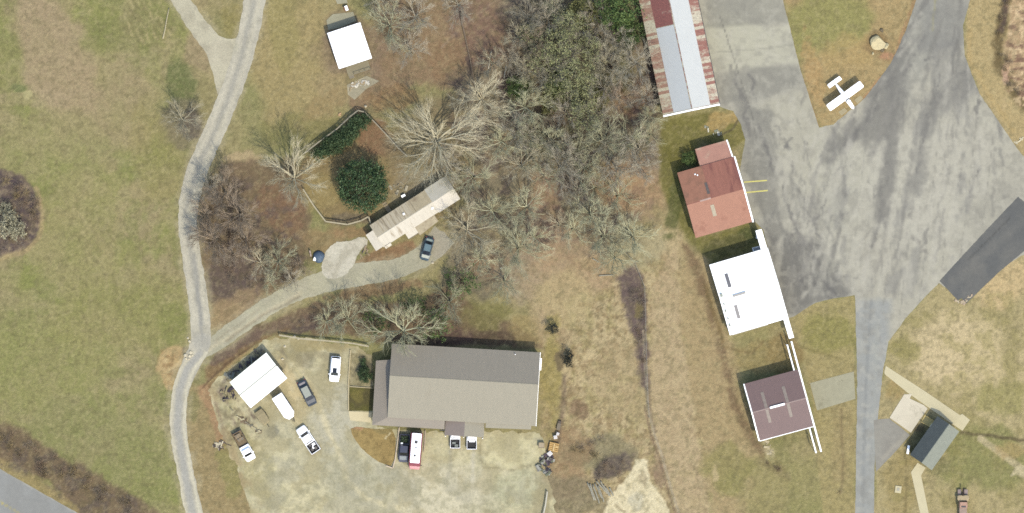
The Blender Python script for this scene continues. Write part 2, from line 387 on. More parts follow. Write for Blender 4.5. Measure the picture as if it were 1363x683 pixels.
    p.poly([(470, 350), (500, 332), (548, 322), (560, 335), (540, 352), (488, 362)], (146, 116, 88), .9, 6, 5)
    p.blob(590, 200, 70, 60, (142, 128, 100), .75); p.blob(560, 250, 40, 20, (150, 140, 118), .7)
    # wood floor
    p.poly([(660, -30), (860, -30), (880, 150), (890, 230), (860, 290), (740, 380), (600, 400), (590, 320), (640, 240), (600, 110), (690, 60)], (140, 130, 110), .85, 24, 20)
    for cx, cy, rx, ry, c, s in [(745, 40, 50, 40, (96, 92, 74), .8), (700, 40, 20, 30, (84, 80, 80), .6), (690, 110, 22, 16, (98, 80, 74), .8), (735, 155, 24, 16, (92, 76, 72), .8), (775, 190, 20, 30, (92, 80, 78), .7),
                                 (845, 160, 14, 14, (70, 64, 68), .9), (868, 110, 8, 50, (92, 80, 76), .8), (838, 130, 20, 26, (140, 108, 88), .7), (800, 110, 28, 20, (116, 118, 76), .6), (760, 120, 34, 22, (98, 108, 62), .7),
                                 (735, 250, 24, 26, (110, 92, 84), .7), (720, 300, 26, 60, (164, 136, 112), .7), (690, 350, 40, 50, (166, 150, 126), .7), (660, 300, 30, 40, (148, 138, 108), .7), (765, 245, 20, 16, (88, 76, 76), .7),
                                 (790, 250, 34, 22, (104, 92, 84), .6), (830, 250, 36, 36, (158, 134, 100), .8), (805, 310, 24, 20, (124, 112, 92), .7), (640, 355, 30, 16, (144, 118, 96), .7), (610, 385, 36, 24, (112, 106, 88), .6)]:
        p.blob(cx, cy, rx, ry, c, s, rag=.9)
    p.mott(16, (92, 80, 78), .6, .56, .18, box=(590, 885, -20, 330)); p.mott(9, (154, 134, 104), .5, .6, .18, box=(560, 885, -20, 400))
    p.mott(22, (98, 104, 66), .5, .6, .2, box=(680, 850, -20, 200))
    # strip south of the drive, trees against the long brown roof
    p.poly([(310, 445), (420, 402), (560, 400), (600, 380), (620, 400), (700, 440), (720, 462), (530, 460), (480, 450), (380, 440)], (116, 98, 80), .9, 8, 8)
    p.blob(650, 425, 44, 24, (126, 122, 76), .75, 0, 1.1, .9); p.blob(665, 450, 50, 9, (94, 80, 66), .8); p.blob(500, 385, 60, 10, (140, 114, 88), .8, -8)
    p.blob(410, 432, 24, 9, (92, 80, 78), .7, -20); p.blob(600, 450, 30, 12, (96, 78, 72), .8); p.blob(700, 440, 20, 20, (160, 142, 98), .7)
    # rough field in the middle
    p.poly([(715, 395), (740, 370), (800, 330), (900, 300), (908, 320), (908, 440), (950, 700), (720, 700), (722, 560), (720, 460)], (190, 172, 134), .95, 14, 10)
    F = (715, 985, 330, 700)
    p.mott(26, (174, 153, 118), .7, .54, .22, box=F); p.mott(8, (202, 184, 142), .6, .57, .16, box=F); p.mott(7, (146, 126, 92), .6, .58, .14, box=F); p.mott(14, (156, 148, 98), .4, .6, .2, box=F); p.mott(4, (120, 104, 78), .5, .64, .1, box=F)
    p.blob(770, 350, 60, 40, (176, 150, 120), .6); p.blob(845, 250, 40, 50, (178, 148, 118), .6); p.blob(730, 400, 30, 60, (178, 156, 124), .5); p.blob(840, 330, 40, 30, (164, 158, 126), .6); p.blob(760, 400, 40, 40, (184, 168, 124), .5); p.blob(735, 500, 14, 70, (158, 146, 92), .8); p.blob(850, 500, 60, 50, (178, 160, 122), .5)
    p.poly([(822, 374), (846, 346), (860, 385), (862, 440), (862, 522), (852, 512), (845, 450), (831, 418)], (104, 90, 88), .9, 9, 7, 8); p.blob(851, 412, 7, 12, (128, 116, 78), .8)
    p.line([(862, 500), (864, 540), (872, 575)], 4, (128, 110, 96), .6, 3, 2)
    p.blob(800, 600, 50, 26, (134, 128, 102), .7); p.blob(820, 620, 30, 14, (96, 86, 82), .8, -20); p.blob(770, 545, 14, 12, (128, 104, 84), .7)
    p.blob(755, 610, 30, 50, (152, 126, 96), .6); p.blob(760, 660, 44, 30, (134, 124, 100), .7); p.blob(745, 480, 6, 14, (108, 96, 80), .7); p.line([(752, 500), (748, 560), (742, 590)], 5, (112, 96, 84), .6, 4, 3)
    p.poly([(800, 700), (812, 660), (838, 632), (846, 612), (862, 612), (866, 640), (888, 668), (894, 700)], (226, 214, 178), 1, 3, 4, 8)
    p.blob(856, 636, 6, 10, (178, 164, 134), .7); p.blob(848, 668, 10, 12, (196, 190, 166), .7); p.line([(818, 672), (832, 682)], 2, (168, 152, 120), .8, 2, 1); p.blob(878, 625, 8, 20, (142, 118, 100), .6)
    p.poly([(868, 380), (900, 330), (908, 440), (945, 690), (905, 690), (880, 600), (866, 540)], (186, 166, 132), .65, 10, 6)
    p.line([(856, 440), (862, 540), (870, 575), (882, 610), (893, 650), (906, 690)], 3.0, (176, 164, 142), .8, 2, 1, 14)
    p.line([(858, 540), (866, 578), (878, 612), (889, 652), (901, 690)], 2.5, (128, 108, 90), .8, 2, 1, 14)  # dark left line: the fence's shade put into the ground
    # land between the wood and the hangars
    p.poly([(878, 160), (900, 155), (985, 150), (992, 185), (975, 200), (930, 190), (905, 225), (925, 318), (1000, 296), (1012, 330), (945, 352), (915, 318), (880, 250)], (122, 118, 68), .9, 8, 6)
    p.blob(960, 160, 24, 12, (176, 152, 102), .9, -20); p.blob(905, 205, 24, 16, (112, 108, 58), .7); p.blob(985, 175, 8, 16, (134, 126, 76), .7); p.line([(955, 182), (975, 172), (988, 152)], 3, (92, 84, 66), .7, 2, 1)
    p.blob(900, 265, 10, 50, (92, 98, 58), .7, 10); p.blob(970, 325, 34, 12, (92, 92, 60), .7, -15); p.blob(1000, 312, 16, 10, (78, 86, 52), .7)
    p.poly([(905, 320), (945, 345), (965, 440), (975, 470), (992, 540), (1010, 590), (1050, 640), (1040, 690), (950, 690), (908, 440)], (174, 154, 116), .85, 10, 8)
    p.line([(915, 330), (940, 400), (962, 470), (978, 540), (1004, 590), (1045, 632)], 12, (120, 100, 78), .7, 8, 5, 14, .2); p.line([(938, 380), (962, 455)], 5, (128, 110, 76), .7, 4, 3)
    p.blob(1040, 470, 26, 22, (140, 120, 80), .7); p.blob(1015, 475, 40, 20, (156, 138, 94), .6); p.line([(960, 460), (1000, 470), (1015, 455)], 3, (122, 104, 72), .6, 3, 3)
    p.blob(1025, 605, 6, 12, (206, 192, 158), .8, -20); p.blob(1018, 585, 5, 6, (196, 184, 150), .7); p.line([(1010, 612), (1030, 625), (1050, 636)], 8, (112, 92, 78), .8, 4, 3, 8)
    p.blob(1060, 650, 80, 40, (150, 144, 96), .7); p.blob(970, 625, 30, 30, (140, 136, 84), .6); p.blob(952, 632, 4, 12, (196, 176, 138), .7)
    # lawns by the hangar road
    p.poly([(1057, 420), (1085, 402), (1138, 394), (1138, 690), (1095, 690), (1086, 560), (1075, 500)], (168, 154, 108), .85, 5, 4)
    p.blob(1100, 440, 34, 26, (142, 138, 82), .7); p.blob(1120, 580, 16, 60, (160, 144, 104), .6); p.line([(1120, 545), (1122, 600), (1120, 650)], 3, (122, 106, 80), .5, 3, 2); p.line([(1063, 460), (1090, 470), (1118, 478)], 3, (124, 114, 74), .5, 3, 2)
    # wedge of grass with the aeroplane
    p.poly([(1035, -40), (1066, 92), (1092, 170), (1112, 166), (1154, 130), (1190, 84), (1226, -40)], (178, 155, 112), .9, 4, 3)
    p.blob(1100, 30, 60, 42, (148, 146, 92), .85, -15); p.blob(1130, 70, 40, 24, (180, 156, 106), .6); p.blob(1082, 95, 10, 50, (182, 152, 106), .7, -14); p.line([(1222, -10), (1200, 50), (1188, 86), (1150, 132)], 5, (172, 130, 100), .6, 3, 2)
    p.blob(1172, 62, 22, 18, (150, 128, 92), .8); p.blob(1180, 75, 10, 5, (186, 142, 112), .8); p.line([(1040, 0), (1064, 92), (1090, 168)], 2.5, (176, 134, 98), .6, 2, 1)
    # north-east bank with its rocky cut
    p.poly([(1296, -40), (1284, 30), (1286, 78), (1306, 125), (1360, 205), (1500, 330), (1500, -40)], (184, 164, 120), .9, 4, 3)
    p.line([(1345, -20), (1337, 20), (1328, 55), (1330, 90), (1348, 118), (1370, 150)], 13, (108, 94, 66), .85, 9, 6, 12); p.line([(1340, -5), (1336, 25), (1331, 42)], 8, (92, 78, 72), .8, 5, 4, 8)
    p.poly([(1350, -20), (1342, 30), (1334, 75), (1348, 110), (1372, 140), (1450, 140), (1450, -20)], (184, 158, 124), .95, 6, 5)
    R_ = (1332, 1420, -20, 150); p.mott(5, (226, 200, 160), .8, .58, .15, box=R_); p.mott(6, (120, 94, 80), .8, .58, .14, box=R_, stretch=(10, 2.5)); p.blob(1338, 96, 5, 14, (206, 170, 146), .8)
    p.line([(1290, 40), (1292, 80), (1318, 130), (1350, 175)], 6, (186, 162, 112), .5, 5, 4)
    # south-east lawns
    p.poly([(1183, 455), (1205, 425), (1252, 376), (1276, 400), (1286, 406), (1370, 325), (1500, 300), (1500, 690), (1166, 690), (1168, 560), (1176, 490)], (178, 164, 122), .9, 5, 4)
    E_ = (1170, 1500, 380, 700)
    p.blob(1285, 470, 60, 50, (208, 190, 150), .9); p.blob(1330, 500, 50, 60, (198, 182, 140), .6); p.blob(1340, 380, 30, 40, (204, 180, 136), .85, 40); p.blob(1300, 610, 60, 40, (136, 136, 86), .8); p.blob(1205, 465, 20, 14, (148, 140, 90), .7)
    p.blob(1190, 520, 12, 14, (172, 146, 100), .7); p.blob(1200, 640, 26, 40, (158, 142, 96), .7); p.blob(1335, 530, 34, 22, (146, 142, 88), .6); p.blob(1345, 470, 12, 60, (148, 138, 96), .4)
    p.mott(14, (148, 140, 90), .4, .58, .2, box=E_); p.line([(1280, 576), (1310, 579), (1400, 592)], 4, (92, 82, 62), .75, 3, 2); p.line([(1204, 600), (1208, 640), (1204, 690)], 3, (122, 110, 76), .6, 3, 2)
    p.line([(1305, 584), (1330, 602), (1358, 622)], 9, (196, 182, 146), .85, 2, 1); p.poly([(1343, 636), (1352, 620), (1372, 620), (1372, 640), (1352, 632)], (200, 188, 152), .9, 2, 1); p.blob(1345, 600, 22, 10, (176, 152, 106), .6)
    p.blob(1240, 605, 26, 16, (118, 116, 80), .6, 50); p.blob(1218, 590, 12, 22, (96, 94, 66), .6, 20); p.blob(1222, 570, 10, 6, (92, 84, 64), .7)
    # around the south lot
    p.poly([(232, 520), (258, 510), (290, 560), (330, 640), (345, 700), (262, 700), (240, 600)], (158, 140, 102), .9, 5, 4)
    p.poly([(262, 515), (276, 510), (300, 560), (312, 610), (292, 598), (280, 560)], (172, 138, 106), .85, 5, 4); p.blob(305, 620, 14, 40, (142, 138, 88), .7, -15); p.blob(256, 540, 8, 20, (136, 132, 90), .7)
    p.poly([(272, 490), (330, 455), (400, 432), (345, 455), (300, 492), (280, 520)], (136, 112, 82), .9, 5, 4)
    p.line([(276, 512), (320, 475), (352, 455), (372, 449)], 3.5, (178, 156, 112), .8, 2, 2, 10); p.line([(270, 516), (300, 485), (340, 458)], 3, (104, 84, 66), .7, 2, 2, 10); p.line([(284, 482), (308, 466), (345, 444)], 13, (112, 94, 84), .85, 6, 5, 10); p.line([(340, 447), (380, 430), (420, 424)], 10, (118, 100, 86), .7, 6, 5, 10)
    p.blob(234, 488, 25, 27, (186, 162, 118), .95, 10, .45, .15); p.mott(5, (214, 192, 146), .6, .58, .2, box=(208, 258, 460, 515)); p.mott(6, (150, 122, 86), .6, .58, .2, box=(208, 258, 460, 515))
    p.blob(247, 468, 6, 5, (112, 106, 92), .6)
    # gravel thrown out along the tracks
    for pts_, w_ in (([(350, -60), (341, 0), (320, 90), (288, 170), (262, 225), (248, 280), (253, 330), (263, 390), (268, 440), (266, 465), (250, 492), (239, 520), (236, 570), (245, 620), (258, 683), (272, 750)], 36), ([(258, 476), (300, 448), (345, 415), (385, 392), (420, 378), (460, 368), (505, 362), (540, 354), (570, 338), (592, 312)], 36), ([(210, -40), (240, 0), (268, 32), (292, 70)], 30)):
        p.line(pts_, w_, (178, 168, 138), .6, 9, 5, 12, .2)
    # final fine grain everywhere
    p.mott(5, (104, 98, 70), .28, .6, .2); p.mott(4, (196, 182, 140), .25, .62, .2)
P_LIFT = True
xs = np.concatenate([[-9000, -4500, -2200, -1000, -500, -250, -120, -50], np.arange(-20, 1384, 2.0), [1420, 1500, 1620, 1850, 2400, 3600, 5800, 10500]])
ys = np.concatenate([[-9000, -4500, -2200, -1000, -500, -250, -120, -50], np.arange(-16, 700, 2.0), [740, 820, 1000, 1300, 1900, 3000, 5200, 9800]])
gx, gy = np.meshgrid(xs, ys); nx_, ny_ = len(xs), len(ys)
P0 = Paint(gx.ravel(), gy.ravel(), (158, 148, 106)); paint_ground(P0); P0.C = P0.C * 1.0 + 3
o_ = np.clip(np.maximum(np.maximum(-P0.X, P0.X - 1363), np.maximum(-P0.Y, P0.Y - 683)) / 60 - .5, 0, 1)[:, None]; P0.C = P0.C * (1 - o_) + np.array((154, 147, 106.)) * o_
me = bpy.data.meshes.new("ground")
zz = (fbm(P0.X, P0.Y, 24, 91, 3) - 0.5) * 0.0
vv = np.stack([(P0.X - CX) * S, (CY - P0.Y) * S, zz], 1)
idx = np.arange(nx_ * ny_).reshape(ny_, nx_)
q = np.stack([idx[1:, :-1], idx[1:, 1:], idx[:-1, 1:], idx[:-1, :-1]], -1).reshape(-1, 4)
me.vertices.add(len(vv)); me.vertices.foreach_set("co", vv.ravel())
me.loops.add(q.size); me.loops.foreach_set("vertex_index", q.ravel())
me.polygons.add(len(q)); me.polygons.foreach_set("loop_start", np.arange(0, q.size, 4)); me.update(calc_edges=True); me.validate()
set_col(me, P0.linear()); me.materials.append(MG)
ground = bpy.data.objects.new("ground", me); COL.objects.link(ground); ground['kind'] = 'structure'

# ------------------------------------------------------------------ roads, apron, lots
MASPH = Mattr("old_asphalt", 0.07, 1.2, 8.0, 0.25, 0.9, 0.03)
MGRAV = Mattr("gravel", 0.13, 2.0, 8.0, 0.5, 0.95, 0.06)
MCONC = Mattr("worn_concrete", 0.06, 1.0, 7.0, 0.2, 0.9, 0.02)
rs = random.Random(3)
def apron_paint(p):
    p.mott(70, (172, 169, 156), .6, .5, .25); p.mott(30, (196, 192, 174), .5, .56, .2)
    p.blob(975, 50, 42, 30, (190, 187, 166), .7, 10); p.poly([(938, 36), (1052, 34), (1062, 84), (950, 96)], (202, 199, 178), .8, 6, 6); p.poly([(952, 96), (1064, 84), (1072, 112), (1000, 132), (960, 138)], (152, 150, 140), .7, 9, 8); p.poly([(1005, 140), (1075, 118), (1095, 175), (1110, 260), (1060, 260)], (196, 192, 172), .6, 12, 10); p.poly([(940, -20), (1040, -20), (1048, 30), (940, 36)], (158, 156, 144), .6, 5, 4)
    p.poly([(975, 130), (1030, 150), (1040, 300), (1100, 395), (1050, 415), (1015, 305), (990, 220)], (148, 146, 137), .8, 16, 12)
    p.poly([(1020, 310), (1090, 320), (1135, 392), (1085, 402), (1055, 420), (1045, 420)], (130, 128, 122), .85, 12, 9)
    p.blob(1215, 60, 40, 70, (160, 159, 150), .7, 20); p.blob(1265, 40, 24, 50, (160, 158, 148), .6)
    p.poly([(1135, 400), (1185, 400), (1180, 690), (1130, 690)], (170, 172, 168), .9, 14, 6); p.blob(1240, 230, 70, 90, (200, 196, 180), .6, 40); p.blob(1120, 250, 40, 90, (194, 191, 173), .5)
    D = (116, 114, 112)
    for ln, w, s in [([(1205, 20), (1195, 90), (1175, 130), (1150, 165), (1125, 195)], 7, .55), ([(1230, 50), (1196, 110), (1188, 180), (1180, 250), (1160, 330)], 5, .5), ([(1292, 90), (1262, 110), (1235, 150), (1222, 220), (1212, 290)], 4, .55),
                     ([(1290, 105), (1250, 130), (1228, 175)], 6, .45), ([(1282, 60), (1262, 62), (1248, 75), (1232, 80)], 4, .6), ([(1190, 90), (1184, 170), (1172, 240), (1178, 300)], 6, .4), ([(1165, 150), (1140, 180), (1110, 200)], 8, .45),
                     ([(1100, 200), (1150, 205), (1200, 190)], 4, .3), ([(1040, 230), (1052, 290), (1090, 350), (1110, 395)], 5, .5), ([(1028, 160), (1050, 200), (1070, 270), (1100, 330)], 5, .45), ([(1130, 160), (1120, 215), (1125, 260)], 3, .4),
                     ([(1000, 100), (1010, 170), (1030, 230)], 4, .5), ([(970, 90), (985, 120), (1000, 180)], 5, .4), ([(1155, 230), (1165, 262), (1188, 240), (1180, 215)], 3, .4), ([(1255, 190), (1262, 240), (1240, 300)], 3, .3)]:
        p.line(ln, w, D, min(1, s * 1.25), 4, 6, 11, .3); p.line([(x + 7, y + 4) for x, y in ln], w * .7, (204, 200, 184), s * .7, 4, 6, 13, .4)
    for k in range(60):
        x = rs.uniform(1040, 1330); y = rs.uniform(60, 330); a = rs.gauss(1.9, .45); L_ = rs.uniform(20, 90)
        p.line([(x, y), (x + math.cos(a) * L_ * .5 + rs.uniform(-6, 6), y + math.sin(a) * L_ * .5), (x + math.cos(a) * L_, y + math.sin(a) * L_)], rs.uniform(1.5, 5), rs.choice([D, (130, 127, 122), (196, 192, 176), (192, 188, 172)]), rs.uniform(.35, .7), 2.5, 5, 9, .35)
    for k in range(34):
        x = rs.uniform(1028, 1125); y = rs.uniform(300, 400); a = rs.choice([0.15, 1.3, 1.4, 1.2])
        p.line([(x, y), (x + math.cos(a) * 26, y + math.sin(a) * 26)], rs.uniform(1, 3), rs.choice([(108, 106, 104), (150, 146, 136)]), .45, 1.5, 2, 8, .4)
    for k in range(9):
        x = 1110 + k * 24; p.line([(x + 30, 90), (x - 8, 420)], 1.2, (140, 138, 130), .45, 1.2, 1, 20, .3)
    for k in range(6):
        p.line([(1110, 180 + k * 34), (1330, 150 + k * 34)], 1.0, (146, 144, 134), .35, 1.2, 1, 20, .4)
    p.line([(958, 20), (1000, 150), (1008, 190)], 1.5, (120, 118, 112), .6, 1.5, 1, 20); p.line([(930, 72), (1060, 60)], 2, (150, 148, 136), .4, 2, 2)
    p.line([(1246, -10), (1241, 40)], 2.2, (196, 188, 120), .7, 1.5, .5); p.line([(1242, 8), (1238, 42)], 1.2, (206, 204, 182), .6, 1.2, .5)
    p.line([(1160, 400), (1152, 520), (1148, 690)], 4, (146, 149, 148), .5, 3, 1); p.mott(7, (208, 204, 188), .3, .6, .2); p.mott(9, (146, 143, 134), .3, .6, .2); p.mott(14, (150, 148, 142), .5, .6, .14, stretch=(100, 3.0), box=(1100, 1300, 40, 400)); p.mott(10, (206, 202, 186), .4, .6, .14, stretch=(100, 4.0), box=(1020, 1300, 120, 400))
    p.line([(1167, 430), (1160, 690)], 3, (174, 176, 168), .5, 3, 1)
    p.poly([(1178, 60), (1212, 30), (1206, 110), (1196, 200), (1184, 290), (1166, 290), (1178, 190), (1140, 190), (1100, 215), (1096, 196), (1150, 150)], (134, 132, 126), .7, 16, 14, 18); p.poly([(1290, 70), (1300, 120), (1262, 140), (1240, 190), (1222, 260), (1210, 250), (1226, 150)], (140, 138, 132), .6, 14, 12, 16); p.poly([(1222, -20), (1292, -20), (1286, 60), (1230, 70)], (146, 145, 140), .5, 14, 10); q = random.Random(9)
    for k in range(90):
        t = q.random(); x0 = 1216 + 74 * t; y0 = q.uniform(-10, 60) ; x3 = 1020 + 300 * t + q.gauss(0, 12); y3 = 420 - 120 * max(0, t - .45) * 1.6; mid = (x0 * .45 + x3 * .55 - 22 + 34 * t + q.gauss(0, 8), (y0 + y3) * .42)
        c = smooth_px([(x0, y0), mid, ((mid[0] + x3) / 2 + q.gauss(0, 6), (mid[1] + y3) / 2), (x3, y3)], 2, False); n0 = q.randrange(0, len(c) - 4); n1 = min(len(c), n0 + q.randrange(3, 9))
        p.line(c[n0:n1], q.uniform(1.2, 6.5), q.choice([(130, 128, 123), (142, 140, 133), (152, 149, 142), (200, 196, 182)]), q.uniform(.25, .6), 3.5, 4, 12, .35)
    for k in range(40):
        x0 = q.uniform(1000, 1110); y0 = q.uniform(130, 330); L_ = q.uniform(30, 90); a0 = q.gauss(1.25, .12)
        p.line([(x0, y0), (x0 + math.cos(a0) * L_ * .5 + q.gauss(0, 4), y0 + math.sin(a0) * L_ * .5), (x0 + math.cos(a0) * L_, y0 + math.sin(a0) * L_)], q.uniform(1.2, 6), q.choice([(130, 128, 122), (142, 140, 133), (190, 187, 172)]), q.uniform(.25, .6), 3.5, 4, 12, .35)
    p.C = p.C * 0.97
apron = sheet("apron", [(890, -320), (1010, -320), (1030, -60), (1042, 0), (1065, 91), (1090, 170), (1109, 166), (1152, 130), (1186, 84), (1206, 40), (1220, 0), (1262, -320), (1345, -320),
    (1291, 0), (1282, 34), (1284, 74), (1304, 125), (1355, 199), (1420, 275), (1440, 330), (1360, 340), (1276, 394), (1250, 377), (1225, 402), (1205, 424), (1183, 455), (1176, 490), (1168, 560), (1164, 620), (1160, 980), (1134, 980), (1139, 640), (1141, 500), (1138, 393), (1110, 397),
    (1085, 403), (1057, 421), (1046, 425), (1016, 306), (1000, 290), (985, 225), (992, 186), (986, 165), (976, 148), (957, 142), (930, 20)], 0.012, MASPH, apron_paint, (188, 184, 168), 0.7, 3, 2.2, 11)
def patch_paint(p):
    p.mott(30, (106, 108, 108), .6, .5, .3); p.mott(12, (132, 130, 124), .4, .6, .2); p.line([(1262, 385), (1370, 285)], 10, (128, 127, 122), .4, 8, 3); p.line([(1290, 345), (1345, 290)], 2, (86, 86, 84), .5, 2, 2)
sheet("asphalt_patch", [(1250.5, 374), (1300, 320), (1355, 262), (1372, 276), (1420, 310), (1378, 322), (1330, 362), (1286, 404), (1280, 397), (1275, 400)], 0.024, MASPH, patch_paint, (118, 118, 115), 0.4, 3, 2.6, 12)
sheet("driveway", [(1163, 559), (1184, 557), (1211, 579), (1195, 598), (1166, 628)], 0.020, MASPH, lambda p: (p.mott(20, (146, 142, 134), .5, .5, .3), p.line([(1175, 610), (1205, 580)], 5, (182, 176, 160), .5, 4, 2)), (162, 159, 149), 0.5, 3, 2.6, 13)
# gravel track in from the north with its fork, and the drive to the mobile home
def track_paint(p):
    p.mott(26, (206, 201, 182), .5, .52, .25); p.mott(7, (166, 162, 146), .45, .58, .2); p.mott(5, (216, 210, 190), .35, .6, .2)
    c = [(338, 0), (318, 90), (288, 170), (262, 225), (247, 280), (253, 330), (263, 390), (268, 430)]
    for d, col, w in ((0, (166, 164, 154), 5), (-8, (210, 204, 184), 4), (8, (208, 202, 180), 4)):
        p.line([(x + d, y) for x, y in c], w, col, .6, 3, 2, 20)
    p.line([(258, 340), (264, 390), (269, 450)], 4, (150, 150, 146), .6, 4, 3); p.blob(300, 62, 14, 20, (186, 182, 160), .6)
    c2 = [(266, 470), (250, 490), (239, 520), (236, 570), (244, 620), (258, 690)]
    p.line(c2, 9, (176, 175, 168), .8, 4, 2); p.line([(x + 9, y) for x, y in c2], 4, (220, 214, 190), .8, 3, 1); p.line([(x - 9, y) for x, y in c2], 4, (216, 209, 184), .8, 3, 1)
    p.blob(268, 455, 12, 12, (178, 176, 166), .6)
track = strip_px([(372, -240), (341, 0), (320, 90), (288, 170), (262, 225), (248, 280), (253, 330), (263, 390), (268, 440), (266, 465), (250, 492), (239, 520), (236, 570), (245, 620), (258, 683), (310, 900)],
                 [30, 29, 28, 28, 28, 26, 26, 26, 26, 26, 23, 22, 22, 22, 23, 24])
sheet("gravel_track", track, 0.030, MGRAV, track_paint, (192, 187, 170), 1.6, 3, 2.4, 14)
fork = smooth_px([(60, -260), (88, -260), (256, 4), (280, 36), (298, 54), (324, 48), (322, 90), (296, 150), (287, 118), (280, 82), (264, 56), (243, 28), (228, 0)], 2)
sheet("gravel_fork", fork + [], 0.020, MGRAV, lambda p: (p.mott(16, (168, 162, 142), .5, .52, .25), p.blob(290, 70, 16, 20, (206, 199, 176), .5)), (200, 194, 170), 1.6, 3, 2.4, 15)
drive = strip_px([(258, 476), (300, 448), (345, 415), (385, 392), (420, 378), (460, 368), (505, 362), (540, 354), (570, 338), (592, 312)], [18, 24, 24, 24, 28, 30, 28, 26, 30, 34])
sheet("gravel_drive", drive, 0.020, MGRAV, lambda p: (p.mott(22, (168, 164, 142), .5, .52, .25), p.line([(270, 472), (340, 424), (400, 390)], 4, (206, 196, 166), .7, 3, 2), p.line([(300, 455), (350, 420), (400, 395)], 3, (136, 124, 104), .5, 3, 2),
      p.line([(285, 455), (345, 412)], 2, (140, 128, 108), .4, 3, 2), p.blob(585, 320, 16, 22, (176, 168, 152), .6), p.mott(6, (196, 190, 170), .3, .6, .2)), (190, 186, 160), 1.8, 3, 2.4, 16)
sheet("gravel_parking", smooth_px([(426, 362), (432, 336), (444, 322), (462, 322), (484, 314), (492, 324), (476, 336), (472, 352), (460, 366), (440, 374)], 1), 0.026, MGRAV, lambda p: (p.mott(12, (180, 174, 154), .6, .5, .25), p.mott(5, (222, 216, 198), .5, .58, .2)), (212, 207, 188), 2.0, 2, 2.2, 17)
